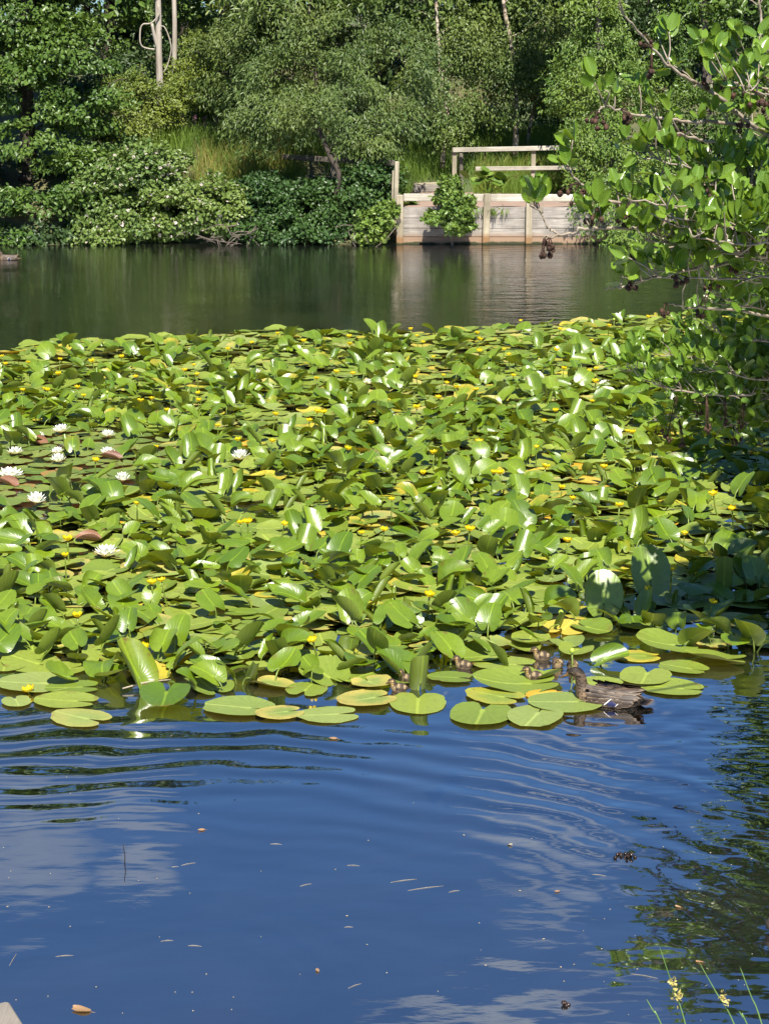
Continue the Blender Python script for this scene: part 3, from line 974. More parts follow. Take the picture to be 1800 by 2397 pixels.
broad_clump('bright broad leaved plant in front of the sunlit two rail fence', 1145, 415, 41.1, 16, .26, .26, 90)
broad_clump('small broad leaved plant on the earth at the left end of the landing rail', 955, 468, 39.0, 7, .22, .12, 91)
broad_clump('low broad leaved plant under the right part of the sunlit fence', 1300, 400, 42.2, 8, .24, .3, 92, 'shrub')
for q, (px, lab) in enumerate(((1118, 'thin grass tuft hanging over the plank wall left of the middle post'), (1152, 'thicker grass tuft hanging over the plank wall right of the middle post'), (1180, 'lone weed hanging over the plank wall further right of the middle post'))):
    r = np.random.default_rng(95 + q)
    n = (14, 30, 12)[q]
    p = at(px, 490, WY)
    P = np.stack([p[0] + r.normal(size=n) * .05, np.full(n, WY - .04), np.full(n, .70) - r.uniform(0, .08, n)], 1)
    D = np.stack([r.normal(size=n) * .3, np.full(n, -.5), r.normal(size=n) * .5 - .5], 1)
    o = link('grass_tuft', build('grass_tuft', *leafcards(P, D, np.tile([0, -1., .4], (n, 1)), r.uniform(.08, .2, n), np.full(n, .016), narrow=True), M['sallow'], smooth=False))
    tag(o, lab, 'grass tuft')
# ------------------------------------------------------------------ water lilies
def lily_mat(name, top1, top2, under, yellow=.86, rough=.27, spec=.5, trans=.25, yel=(.42, .34, .03), blotch=.5):
    m, nt, out = newmat(name)
    g = NN(nt, 'NewGeometry')
    oi = NN(nt, 'ObjectInfo')
    rnd = mth(nt, 'FRACT', mth(nt, 'ADD', g.outputs['Random Per Island'], mth(nt, 'MULTIPLY', oi.outputs['Random'], 7.31)))
    rnd2 = mth(nt, 'FRACT', mth(nt, 'MULTIPLY', rnd, 13.7))
    uv = NN(nt, 'SeparateXYZ', None, Vector=NN(nt, 'TexCoord').outputs['UV'])
    u, v = uv.outputs[0], uv.outputs[1]
    th = mth(nt, 'ABSOLUTE', mth(nt, 'SUBTRACT', u, .5))
    pos = NN(nt, 'NewGeometry').outputs['Position']
    nz = noise(nt, 9, 4, .6, pos)
    nz2 = noise(nt, 38, 3, .6, pos)
    col = mixc(nt, rnd, top1, top2)
    # pale midrib and faint side veins
    mid = NN(nt, 'MapRange', None, Value=mth(nt, 'MULTIPLY', th, v), From_Min=.007, From_Max=.002, To_Min=0., To_Max=.4).outputs[0]
    vein = mth(nt, 'POWER', mth(nt, 'ABSOLUTE', mth(nt, 'SINE', mth(nt, 'ADD', mth(nt, 'MULTIPLY', th, 70), mth(nt, 'MULTIPLY', v, 3.)))), 9)
    col = mixc(nt, mth(nt, 'MULTIPLY', vein, .08), col, tuple(min(1, x * 1.7) for x in top2))
    col = mixc(nt, mid, col, tuple(min(1, x * 1.9) for x in top2))
    col = mixc(nt, ramp(nt, nz2, (.45, 0), (.75, .3)), col, tuple(x * .6 for x in top1))
    # ageing: yellow towards the rim and in blotches on some leaves
    old = ramp(nt, rnd2, (yellow - .03, 0), (min(1, yellow + .03), 1))
    rim = ramp(nt, mth(nt, 'ADD', mth(nt, 'MULTIPLY', v, .6), mth(nt, 'MULTIPLY', nz, .8)), (.62, 0), (.95, 1))
    col = mixc(nt, mth(nt, 'MULTIPLY', old, rim), col, yel)
    spots = ramp(nt, noise(nt, 55, 2, .5, pos), (.66, 0), (.72, blotch))
    col = mixc(nt, mth(nt, 'MULTIPLY', spots, ramp(nt, rnd2, (.45, 0), (.6, 1))), col, (.12, .075, .02))
    scorch = mth(nt, 'MULTIPLY', ramp(nt, noise(nt, 13, 4, .7, pos), (.56, 0), (.64, 1)), ramp(nt, v, (.72, 0), (.97, 1)))
    col = mixc(nt, mth(nt, 'MULTIPLY', scorch, ramp(nt, rnd2, (.35, .0), (.5, .85))), col, (.15, .085, .025))
    back = mixc(nt, rnd2, under, tuple(x * .75 for x in under))
    back = mixc(nt, mth(nt, 'MULTIPLY', vein, .14), back, tuple(min(1, x * 1.6) for x in under))
    back = mixc(nt, mid, back, tuple(min(1, x * 2) for x in under))
    bf = g.outputs['Backfacing']
    col = mixc(nt, bf, col, back)
    ro = mth(nt, 'ADD', mth(nt, 'ADD', rough, mth(nt, 'MULTIPLY', bf, .2)), mth(nt, 'MULTIPLY', mth(nt, 'ADD', nz, nz2), .11))
    p = NN(nt, 'BsdfPrincipled', None, Base_Color=col, Roughness=ro)
    p.inputs['Specular IOR Level'].default_value = spec
    bh = mth(nt, 'ADD', mth(nt, 'MULTIPLY', vein, .35), mth(nt, 'MULTIPLY', nz, 2.))
    b = NN(nt, 'Bump', None, Strength=.25, Distance=.006, Height=bh)
    nt.links.new(b.outputs[0], p.inputs['Normal'])
    t = NN(nt, 'BsdfTranslucent', None, Color=mixc(nt, 1.0, col, (1.7, 1.35, .35), 'MULTIPLY'))
    mx = NN(nt, 'MixShader', None, _0=trans, _1=p.outputs[0], _2=t.outputs[0])
    nt.links.new(mx.outputs[0], out.inputs[0])
    return m


M['lily'] = lily_mat('raised_lily_leaf', (.082, .154, .006), (.172, .252, .012), (.14, .195, .010), .985, .24, .95)
M['pad'] = lily_mat('floating_lily_pad', (.125, .185, .020), (.225, .275, .040), (.13, .15, .03), .93, .33, .55, .12)
M['oldpad'] = lily_mat('ageing_lily_pad', (.16, .22, .045), (.24, .285, .075), (.16, .16, .03), .45, .36, .5, .12, (.36, .31, .075))
M['yellowpad'] = lily_mat('yellow_lily_pad', (.40, .35, .05), (.46, .38, .06), (.4, .3, .03), .5, .4, .4, .15, (.5, .28, .02))
M['roundpad'] = lily_mat('white_lily_pad', (.10, .155, .025), (.18, .22, .045), (.20, .10, .05), .96, .33, .5, .1, (.34, .17, .05))
M['stalk'] = plain('lily_stalk', (.075, .12, .012), (.19, .25, .03), 20, .4, (1, 1, .2), .1, .5)


def blade(nr, nt_, a=.38, b=.5, c=.17, sinus=.16, lobe=.3, wob=0., seed=0):
    """flat lily leaf: origin at the stalk, tip towards +Y; returns V, F, uv"""
    r = np.random.default_rng(seed)
    tm = PI - sinus
    th = np.linspace(-tm, tm, nt_)
    # ray from the origin to the ellipse centred at (0, c)
    sx, cy = np.sin(th), np.cos(th)
    A = sx * sx / a ** 2 + cy * cy / b ** 2
    B = -2 * cy * c / b ** 2
    C_ = c * c / b ** 2 - 1
    R = (-B + np.sqrt(B * B - 4 * A * C_)) / (2 * A)
    e = np.clip((np.abs(th) - .80 * tm) / (.20 * tm), 0, 1)
    R = R * (1 - lobe * e * e * (.55 + .45 * e))
    if wob:
        for ba in r.uniform(-tm, tm, r.integers(0, 4)):
            R = R * (1 - r.uniform(.03, .13) * np.exp(-((th - ba) / r.uniform(.05, .12)) ** 2))
        R = R * (1 + wob * (np.sin(th * 5 + r.uniform(0, 6)) * .5 + np.sin(th * 11 + r.uniform(0, 6)) * .5))
    f = np.linspace(0, 1, nr + 1)[1:] ** .85
    V = np.concatenate([[(0, 0, 0)]] + [np.stack([sx * R * q, cy * R * q, 0 * R], 1) for q in f])
    uv = np.concatenate([[(.5, 0)]] + [np.stack([th / (2 * PI) + .5, np.full(nt_, q)], 1) for q in f])
    i, j = np.meshgrid(np.arange(nr - 1), np.arange(nt_ - 1), indexing='ij')
    i, j = i.ravel(), j.ravel()
    Q = np.stack([1 + i * nt_ + j, 1 + i * nt_ + j + 1, 1 + (i + 1) * nt_ + j + 1, 1 + (i + 1) * nt_ + j], 1)
    j = np.arange(nt_ - 1)
    T = np.stack([0 * j, 1 + j, 2 + j], 1)[:, ::-1]
    return V, [Q, T], uv


def rx(V, a):
    c, s = math.cos(a), math.sin(a)
    return V @ np.array([[1, 0, 0], [0, c, s], [0, -s, c]])


def ry_(V, a):
    c, s = math.cos(a), math.sin(a)
    return V @ np.array([[c, 0, -s], [0, 1, 0], [s, 0, c]])


def rzm(V, a):
    c, s = math.cos(a), math.sin(a)
    return V @ np.array([[c, s, 0], [-s, c, 0], [0, 0, 1]])


def shape_leaf(V, side, length, wave, r, asym=0., edge=0.):
    """roll a flat leaf: side = curl of the halves (rad), length = curl along it"""
    x, y = V[:, 0].copy(), V[:, 1].copy()
    kx = side / .38 * (1 + asym * np.sign(x))
    kx = np.where(np.abs(kx) < 1e-3, 1e-3, kx)
    X = np.sin(kx * x) / kx
    Zs = (1 - np.cos(kx * x)) / kx
    ky = length / .6 if abs(length) > 1e-3 else 1e-3
    Yn = np.sin(ky * y) / ky
    Zl = (1 - np.cos(ky * y)) / ky
    nrm = np.sqrt((x / .38) ** 2 + ((y - .17) / .5) ** 2)
    ph = r.uniform(0, 6, 3)
    th = np.arctan2(x, y)
    Zw = wave * nrm ** 2 * (np.sin(2 * th + ph[0]) + .6 * np.sin(3 * th + ph[1]) + .25 * np.sin(6 * th + ph[2]))
    ze = edge * np.clip(nrm - .75, 0, 1) ** 2
    return np.stack([X, Yn - ky * 0 - np.sin(ky * y) * Zs * .3, Zs * np.cos(ky * y * .5) + Zl + Zw + ze], 1)


def raised_variant(seed, kind):
    r = np.random.default_rng(seed)
    V, F, uv = blade(7, 27, a=r.uniform(.34, .41), seed=seed, wob=.012, sinus=r.uniform(.14, .4), lobe=.3)
    if kind == 'rolled':
        V = shape_leaf(V, r.uniform(2.0, 2.7), r.uniform(-.2, .3), .004, r)
        V[:, 0] *= 1 - .45 * np.clip(V[:, 1] / .67, 0, 1)
        V[:, :3] *= np.array([.72, .8, .72])
        tilt = r.uniform(.75, 1.35)
        h = r.uniform(.02, .10)
    elif kind == 'cupped':
        V = shape_leaf(V, r.uniform(.5, 1.25), r.uniform(-.7, .6), .040, r, r.uniform(-.5, .5))
        tilt = r.uniform(.1, .95)
        h = r.uniform(.05, .15)
    elif kind == 'spoon':
        V = shape_leaf(V, r.uniform(.1, .5), r.uniform(-.75, -.2), .025, r, r.uniform(-.5, .5))
        tilt = r.uniform(.3, 1.1)
        h = r.uniform(.05, .15)
    else:
        V = shape_leaf(V, r.uniform(-.7, .6), r.uniform(-.6, .6), .055, r, r.uniform(-.7, .7))
        tilt = r.uniform(-.05, .6)
        h = r.uniform(.06, .16)
    V = ry_(V, r.normal() * .35)
    V = rx(V, tilt)
    s = .33
    V = V * s
    low = V[:, 2].min()
    h = max(h, -low * .75 + .005)
    V = V + np.array([0, 0, h])
    off = np.array([r.normal() * .04, -.05 - r.uniform(0, .08), 0])
    st = tube([off + np.array([0, 0, -.06]), off * .55 + np.array([0, 0, h * .6]), np.array([0, 0, h - .002])], [.0075, .0065, .0055], 6, 7)
    return (V, F, uv), st


def pad_variant(seed, rnd=False, bendy=False):
    r = np.random.default_rng(seed)
    if rnd:
        V, F, uv = blade(5, 30, a=.47, b=.5, c=.04, sinus=r.uniform(.06, .2), lobe=.16, wob=.012, seed=seed)
    else:
        V, F, uv = blade(5, 30, a=r.uniform(.37, .42), b=.5, c=.15, sinus=r.uniform(.10, .36), lobe=.32, wob=.022, seed=seed)
    V = shape_leaf(V, r.uniform(-.05, .12), r.uniform(-.06, .1), .006 if not bendy else .03, r, 0, .05 if rnd else .02)
    if bendy:
        V = shape_leaf(V, r.uniform(.15, .5), r.uniform(.0, .35), .02, r, r.uniform(-1, 1))
    V = V * .36
    V[:, 2] -= np.percentile(V[:, 2], 22)
    return V, F, uv


KINDS = ['cupped'] * 22 + ['spoon'] * 10 + ['broad'] * 8 + ['rolled'] * 6
RV = [(k, *raised_variant(300 + q, k)) for q, k in enumerate(KINDS)]
PV = [pad_variant(400 + q) for q in range(8)] + [pad_variant(420 + q, bendy=True) for q in range(6)]
NV = [pad_variant(440 + q, rnd=True) for q in range(6)]

FAR_EDGE = [(-120, 838), (0, 822), (100, 806), (300, 794), (500, 782), (650, 774), (850, 778), (1000, 780), (1150, 770), (1300, 762), (1450, 748), (1600, 738), (1750, 728), (1950, 715)]
NEAR_EDGE = [(1950, 1560), (1760, 1565), (1660, 1545), (1570, 1520), (1470, 1500), (1400, 1505), (1340, 1530), (1200, 1560), (1040, 1585), (900, 1610), (760, 1632), (620, 1640), (500, 1640), (380, 1618), (250, 1610), (60, 1590), (-120, 1590)]
POLY = np.array([ground(*p)[:2] for p in FAR_EDGE + NEAR_EDGE])


def inside(P, poly):
    x, y = P[:, 0], P[:, 1]
    c = np.zeros(len(P), bool)
    n = len(poly)
    for q in range(n):
        x1, y1 = poly[q]
        x2, y2 = poly[(q + 1) % n]
        cross = ((y1 > y) != (y2 > y)) & (x < (x2 - x1) * (y - y1) / (y2 - y1 + 1e-12) + x1)
        c ^= cross
    return c


def scatter(n_try, dmin, seed, pre=()):
    r = np.random.default_rng(seed)
    lo, hi = POLY.min(0), POLY.max(0)
    C = r.uniform(lo, hi, (n_try, 2))
    C = C[inside(C, POLY)]
    cells = {}
    out = []
    for p in list(pre) + list(C):
        k = (int(math.floor(p[0] / dmin)), int(math.floor(p[1] / dmin)))
        ok = True
        for a in (-1, 0, 1):
            for b in (-1, 0, 1):
                for q in cells.get((k[0] + a, k[1] + b), ()):
                    if (q[0] - p[0]) ** 2 + (q[1] - p[1]) ** 2 < dmin * dmin:
                        ok = False
        if ok:
            cells.setdefault(k, []).append(p)
            out.append(p)
    return np.array(out)


def poly_px(pts):
    return np.array(pts, float)


WHITE_ZONE = poly_px([(-100, 1010), (330, 1000), (420, 1060), (330, 1130), (200, 1200), (-100, 1240)])
OPEN_FLAT = poly_px([(1380, 1430), (1640, 1425), (1960, 1440), (1960, 1600), (1200, 1620), (1180, 1500)])
LOW_FAR = 22  # strip of flat pads only along the far edge

# fixed front pads: px, py, width px, heading (deg, 0 = notch away from us), material, bent, label
FRONT = [
    (1127, 1675, 149, 170, 'pad', 0, 'round green lily pad before the mallard, leftmost of a group of three'),
    (1253, 1680, 134, 160, 'oldpad', 0, 'yellow edged lily pad, right one in front of the mallard'),
    (1321, 1648, 172, 95, 'oldpad', 0, 'large yellowing lily pad against the breast of the mallard'),
    (1160, 1634, 142, 60, 'pad', 0, 'green lily pad with a split edge behind the leftmost of the group of three'),
    (1205, 1604, 200, 95, 'pad', 1, 'wide green lily pad with an upturned end below the beak of the mallard'),
    (978, 1649, 134, 178, 'pad', 0, 'heart shaped lily pad below the upright rolled leaf, notch on its far side'),
    (858, 1640, 142, 120, 'oldpad', 0, 'pale yellow green lily pad left of the heart shaped one'),
    (1053, 1590, 108, 80, 'pad', 0, 'bluish lily pad right of the two ducklings'),
    (1512, 1588, 126, 165, 'pad', 0, 'farther of two lily pads in the open blue water behind the mallard'),
    (1574, 1613, 152, 75, 'pad', 0, 'nearer of two lily pads in the open blue water behind the mallard'),
    (1490, 1539, 108, 90, 'pad', 0, 'lily pad beside the curled dark floating leaf'),
    (190, 1684, 148, 60, 'oldpad', 0, 'nearest yellowish lily pad at the front left edge of the lily bed'),
    (154, 1645, 152, 80, 'pad', 0, 'smooth green lily pad just behind the nearest yellowish one'),
    (38, 1646, 72, 200, 'oldpad', 0, 'small ragged yellowish lily pad at the left edge'),
    (80, 1602, 182, 90, 'oldpad', 0, 'broad mottled lily pad behind the half sunk yellow flower'),
    (168, 1612, 126, 95, 'pad', 0, 'lily pad with a water wet far edge, front left'),
    (390, 1634, 108, 180, 'lily', 2, 'heart shaped green lily leaf raised at its sides, in front of the tall rolled leaf'),
    (560, 1660, 170, 75, 'oldpad', 0, 'wide pale lily pad in the middle of the front edge'),
    (655, 1673, 116, 110, 'oldpad', 0, 'mottled yellowish lily pad on the front edge'),
    (765, 1676, 150, 100, 'oldpad', 0, 'roundish pale lily pad on the front edge right of the mottled yellow one'),
    (490, 1612, 120, 30, 'pad', 1, 'smooth round green lily leaf behind the wide pale pad'),
    (1275, 1630, 90, 90, 'yellowpad', 0, 'orange yellow dying lily pad under the breast of the mallard'),
    (1400, 1605, 120, 80, 'pad', 0, 'pale lily pad behind the neck of the mallard'),
    (1180, 1560, 150, 80, 'pad', 0, 'lily pad between the ducklings near the bed edge'),
    (1120, 1540, 150, 110, 'pad', 1, 'wrinkled lily pad between the lone duckling and the trio'),
    (1600, 1566, 120, 60, 'pad', 0, 'shaded lily pad lying low in the open water at the right'),
]
STUFF_PAD, STUFF_RAISED = MB(), MB()
UV_PAD, UV_RAISED, MI_PAD, MI_RAISED = [], [], [], []


def wide(px, py, w):
    p = ground(px, py)
    d = (p - np.array([0, 0, CAM_H])) @ FWD
    return w * d / FPX


def mesh_of(name, V, F, uv, mat):
    return build(name, V, F, mat, uv=uv)


G_PAD = 'floating lily pads'
G_RAISED = 'lily leaves standing out of the water'
pad_cache = {}


def place_pad(k, pool, mat, x, y, z, rz, s, label, tiltx=0., tilty=0.):
    key = (id(pool), k, mat)
    if key not in pad_cache:
        pad_cache[key] = mesh_of('lily_pad', *pool[k], M[mat])
    o = link('lily_pad', pad_cache[key])
    o.location = (x, y, z)
    o.rotation_euler = (tiltx, tilty, rz)
    o.scale = (s, s, s)
    tag(o, label, 'lily pad', G_PAD)
    return o


PRE = []
zk = 0
for (px, py, wp, hd, mat, bent, lab) in FRONT:
    c = ground(px, py)
    wd = wide(px, py, wp)
    zk += 1
    if bent == 2:
        r = np.random.default_rng(7)
        V, F, uv = blade(7, 30, a=.42, sinus=.3, lobe=.2, seed=5)
        V = shape_leaf(V, .55, .25, .01, r) * (wd / .72)
        V = rx(V, -.15) + np.array([0, 0, .03])
        pool, k, s = [(V, F, uv)], 0, 1.0
        pad_cache[('h', 0)] = None
        o = link('lily_pad', mesh_of('lily_pad', V, F, uv, M[mat]))
        o.location = (c[0], c[1], .005)
        o.rotation_euler = (0, 0, math.radians(hd))
        tag(o, lab, 'lily pad', G_PAD)
    else:
        k = (zk * 3) % 8 if not bent else 8 + zk % 6
        rz = math.radians(hd)
        V = rzm(PV[k][0], rz)
        s = wd / (V[:, 0].max() - V[:, 0].min())
        off = (V.max(0) + V.min(0)) / 2 * s
        place_pad(k, PV, mat, c[0] - off[0], c[1] - off[1], .006 + .0016 * (zk % 5), rz, s, lab, random.uniform(-.006, .006), random.uniform(-.006, .006))
    PRE.append(c[:2])

r = np.random.default_rng(500)
pads = scatter(32000, .150, 501, PRE)[len(PRE):]
px, py = proj(np.column_stack([pads, 0 * pads[:, 0]]))
near_front = np.array([min([math.hypot(p[0] - q[0], p[1] - q[1]) for q in PRE]) for p in pads])
pads = pads[near_front > .26]
px, py = proj(np.column_stack([pads, 0 * pads[:, 0]]))
keep = ~((px > 1330) & (py > 1420) & (r.random(len(px)) < .35)) & ~((r.random(len(px)) < .07))
pads, px, py = pads[keep], px[keep], py[keep]
dist = np.hypot(pads[:, 0], pads[:, 1]) + np.where((px < -40) | (px > 1840), 100, 0)
order = np.argsort(dist)
ZN = ['leftmost', 'left', 'middle', 'right', 'rightmost']


def zone(px_, py_):
    col_ = 'far left' if px_ < 330 else 'left' if px_ < 700 else 'middle' if px_ < 1100 else 'right' if px_ < 1450 else 'far right'
    row = 'front' if py_ > 1450 else 'near' if py_ > 1250 else 'centre' if py_ > 1050 else 'back'
    return col_, row


N_PAD = 250
for rank, q in enumerate(order):
    x, y = pads[q]
    white = inside(np.array([[px[q], py[q]]]), WHITE_ZONE)[0]
    pool, mat = (NV, 'roundpad') if white else (PV, 'pad')
    k = int(r.integers(len(pool)))
    if not white:
        u = r.random()
        mat = 'oldpad' if u < .16 else 'yellowpad' if u < .18 else 'pad'
    s = r.uniform(.62, 1.12) * (.72 if white else 1)
    rz = r.uniform(0, 2 * PI)
    z = .004 + .02 * r.random()
    tx, ty = r.normal(size=2) * (.05 if k >= 8 else .03)
    if rank < N_PAD - len(FRONT):
        cl_, rw = zone(px[q], py[q])
        look = {'roundpad': 'small round', 'oldpad': 'yellow mottled', 'yellowpad': 'bright yellow dying', 'pad': 'plain green'}[mat]
        sz = 'small ' if (s < .75 and not white) else 'large ' if s > 1.0 else ''
        form = 'wavy ' if (k >= 8 and not white) else ''
        place_pad(k, pool, mat, x, y, z, rz, s, f'{sz}{form}{look} lily pad lying flat, {rw} {cl_} of the bed', tx, ty)
    else:
        V, F, uv = pool[k]
        W_ = rzm(ry_(rx(V * s, tx), -ty), rz) + np.array([x, y, z])
        STUFF_PAD.add(W_, F)
        UV_PAD.append(uv)
        MI_PAD.append((mat, [len(f) for f in F]))

YEL = [(10, 832), (10, 850), (62, 847), (137, 840), (140, 873), (50, 911), (101, 909), (111, 911), (177, 905), (195, 924), (225, 842), (283, 832), (317, 879), (324, 936), (353, 932), (459, 853), (436, 865), (464, 875),
       (472, 916), (466, 935), (392, 957), (511, 995), (561, 1027), (367, 1046), (216, 1073), (592, 799), (533, 815), (649, 779), (712, 796), (820, 786), (814, 804), (964, 769), (977, 785), (986, 799), (1115, 778),
       (1110, 790), (1119, 817), (1178, 816), (1192, 827), (1019, 834), (781, 869), (828, 872), (740, 885), (982, 877), (1036, 877), (1041, 893), (1069, 905), (1196, 877), (852, 912), (1023, 928), (977, 952),
       (731, 961), (763, 962), (723, 982), (870, 989), (638, 968), (1120, 911), (1222, 748), (1308, 768), (1510, 739), (1593, 749), (1423, 760), (1567, 781), (1599, 781), (1386, 796), (1509, 820), (1297, 816),
       (1315, 861), (1373, 866), (1398, 861), (1393, 890), (1381, 938), (1302, 958), (1275, 983), (1636, 953), (1465, 1009), (1486, 1010), (1255, 1045), (1775, 1062), (1792, 1052), (1412, 1092), (1265, 1090),
       (1707, 720), (1747, 758), (1720, 791), (1796, 867), (631, 1031), (797, 1046), (1021, 1058), (1121, 1032), (990, 1104), (1151, 1103), (1180, 1105), (916, 1167), (658, 1222), (893, 1237), (846, 1246), (1092, 1237),
       (1071, 1249), (999, 1389), (756, 1490), (1325, 1265), (1598, 1247), (1570, 1326), (1503, 1373), (1654, 1405), (1312, 1140), (1335, 1165), (1450, 1183), (1719, 1186), (1682, 1153), (320, 1177), (566, 1222),
       (582, 1219), (159, 1261), (153, 1299), (356, 1364), (388, 1357), (186, 1441), (341, 1507), (87, 1613)]
# leaves standing out of the water
raised = scatter(60000, .117, 502)
px, py = proj(np.column_stack([raised, 0 * raised[:, 0]]))
fe = np.interp(px, [p[0] for p in FAR_EDGE], [p[1] for p in FAR_EDGE])
ne_x = [p[0] for p in NEAR_EDGE][::-1]
ne = np.interp(px, ne_x, [p[1] for p in NEAR_EDGE][::-1])
pr = np.full(len(px), .92)
pr = np.where(py - fe < 12, .06, np.where(py - fe < 34, .3, np.where(py - fe < 75, .6, pr)))
pr = np.where(inside(np.column_stack([px, py]), WHITE_ZONE), .40, pr)
pr = np.where(inside(np.column_stack([px, py]), OPEN_FLAT), .06, pr)
pr = np.where(ne - py < 30, .15, np.where(ne - py < 80, .85, pr))
nzc = np.sin(raised[:, 0] * 2.3 + 1) + np.sin(raised[:, 1] * 1.9) + np.sin(raised[:, 0] * 1.1 - raised[:, 1] * 1.7)
pr = pr * np.where(nzc < -1.5, .35, 1)
keep = r.random(len(px)) < pr
# nothing tall right in front of the flowers and birds one can see
CLEAR = [(24, 1116, 60, 80), (250, 1306, 60, 75), (145, 1012, 45, 45), (252, 1023, 40, 40), (36, 1064, 45, 45), (137, 1084, 45, 45), (252, 1064, 40, 45), (564, 1078, 45, 55), (84, 1180, 45, 60), (288, 1128, 35, 40), (266, 1080, 55, 45), (217, 1273, 60, 55),
         (1085, 1565, 75, 80), (944, 1610, 80, 80), (1268, 1544, 90, 80), (1320, 1562, 90, 80), (1250, 1592, 80, 80), (1410, 1640, 160, 120)] + [(a, b, 34, 62) for a, b in YEL if b > 1120] + [(a, b, 22, 36) for a, b in YEL if b <= 1120]
for (a, b, ww, hh) in CLEAR:
    keep &= ~((np.abs(px - a) < ww) & (py > b - 6) & (py < b + hh))
raised, px, py = raised[keep], px[keep], py[keep]
LEAN = [(0, 'leaning away'), (45, 'leaning away to the left'), (90, 'leaning left'), (135, 'leaning left towards the viewer'), (180, 'leaning towards the viewer'),
        (225, 'leaning right towards the viewer'), (270, 'leaning right'), (315, 'leaning away to the right')]
proto = {}


def raised_proto(k):
    kind, (V, F, uv), st = RV[k]
    o = thing('raised_lily_leaf', 'x', 'lily leaf', group=G_RAISED)
    part('blade', (V, F), M['lily'], o, uv=uv)
    part('stalk', st, M['stalk'], o)
    return o


used_proto = set()


def put_raised(k, x, y, rz, s, label, z=0.):
    if k not in proto:
        proto[k] = raised_proto(k)
        o = proto[k]
    else:
        o = copy_tree(proto[k])
    o.location = (x, y, z)
    o.rotation_euler = (0, 0, rz)
    o.scale = (s, s, s)
    o['label'] = label
    o['category'] = 'lily leaf'
    o['group'] = G_RAISED
    return o


# four leaves that stand out at the front edge
def special(name_label, px_, py_, hpx, side, length, tilt, rz, size, roll=0., asym=0., lift=0.0, a=.38):
    rr = np.random.default_rng(int(px_))
    V, F, uv = blade(8, 31, a=a, seed=3, sinus=.16, lobe=.22)
    V = shape_leaf(V, side, length, .008, rr, asym)
    V = ry_(V, roll)
    V = rx(V, tilt) * size
    V[:, 2] -= V[:, 2].min() - lift
    c = ground(px_, py_)
    o = thing('raised_lily_leaf', name_label, 'lily leaf', (c[0], c[1], 0), rz, G_RAISED)
    part('blade', (V, F), M['lily'], o, uv=uv, world=False)
    z0 = V[0]
    part('stalk', tube([z0 + np.array([.01, -.03, -z0[2] - .05]), z0 + np.array([.006, -.015, -z0[2] * .5]), z0], [.007, .0065, .006], 6, 6), M['stalk'], o, world=False)
    return o


special('tall half rolled leaf leaning left before a yellow flower and bud, front edge', 325, 1612, 0, 1.45, .1, .95, math.radians(55), .36, lift=-.01)
special('narrow upright rolled leaf standing behind the heart shaped pad', 985, 1618, 0, 1.9, .15, 1.25, math.radians(200), .25, lift=-.01)
special('curled dark leaf floating on its side in open water beside the ducklings', 1412, 1556, 0, 1.5, -.2, .3, math.radians(-80), .24, roll=.5, lift=.0)
special('green leaf folded up in front of the beak of the mallard', 1272, 1592, 0, .9, .2, .22, math.radians(-75), .18, roll=-.3, lift=.0)
special('broad bright green leaf tilted up behind the two ducklings', 940, 1575, 0, .35, -.3, .35, math.radians(20), .36, roll=.25, lift=.0)
special('dark tall leaf with its back to the viewer in the shade at the right', 1520, 1420, 0, .5, -.2, 1.2, math.radians(10), .36, lift=.08)
special('upright spatulate leaf dappled with sun and shade, right of centre at the front', 1412, 1452, 0, .35, -.3, 1.25, math.radians(0), .33, lift=.02)
special('upright tightly rolled leaf in the shade near the right edge', 1693, 1400, 0, 2.1, 0, 1.5, math.radians(170), .30, lift=0)

dist = np.hypot(raised[:, 0], raised[:, 1]) + np.where((px < -40) | (px > 1840), 100, 0)
order = np.argsort(dist)
N_RAISED = 292
FORM = {'rolled': 'tightly rolled', 'cupped': 'cupped', 'spoon': 'arched upright', 'broad': 'broad wavy'}
wts = np.array([{'cupped': 1., 'spoon': 1., 'broad': 1., 'rolled': .45}[k] for k in KINDS])
wts /= wts.sum()
for rank, q in enumerate(order):
    x, y = raised[q]
    k = int(r.choice(len(RV), p=wts))
    rz = r.uniform(0, 2 * PI)
    s = r.uniform(.44, .86)
    if rank < N_RAISED:
        cl_, rw = zone(px[q], py[q])
        deg = math.degrees(rz) % 360
        ln = LEAN[int(((deg + 22.5) % 360) // 45)][1]
        sz = 'small ' if s < .57 else 'large ' if s > .79 else ''
        put_raised(k, x, y, rz, s, f'{sz}{FORM[KINDS[k]]} green leaf {ln}, {rw} {cl_} of the bed')
    else:
        kind, (V, F, uv), (SV, SF) = RV[k]
        STUFF_RAISED.add(rzm(V * s, rz) + np.array([x, y, 0]), F)
        UV_RAISED.append(uv)
        MI_RAISED.append((0, [len(f) for f in F]))
        STUFF_RAISED.add(rzm(SV * s, rz) + np.array([x, y, 0]), SF)
        UV_RAISED.append(np.zeros((len(SV), 2)))
        MI_RAISED.append((1, [len(f) for f in SF]))


def stuff_obj(name, mb, uvs, mis, mats, label, cat):
    # MB groups faces by size: quads and triangles in the order they were added
    names = list(mats)
    idx = {}
    it = iter(mb.F)
    for (mi, lens) in mis:
        for _ in lens:
            f = next(it)
            idx.setdefault(f.shape[1], []).append(np.full(len(f), names.index(mi)))
    V, F = mb.get()
    order_ = [f.shape[1] for f in F]
    midx = np.concatenate([np.concatenate(idx[k]) for k in order_])
    me = build(name, V, F, None, uv=np.concatenate(uvs), mats=[mats[n] for n in names], midx=midx)
    return tag(link(name, me), label, cat, kind='stuff')


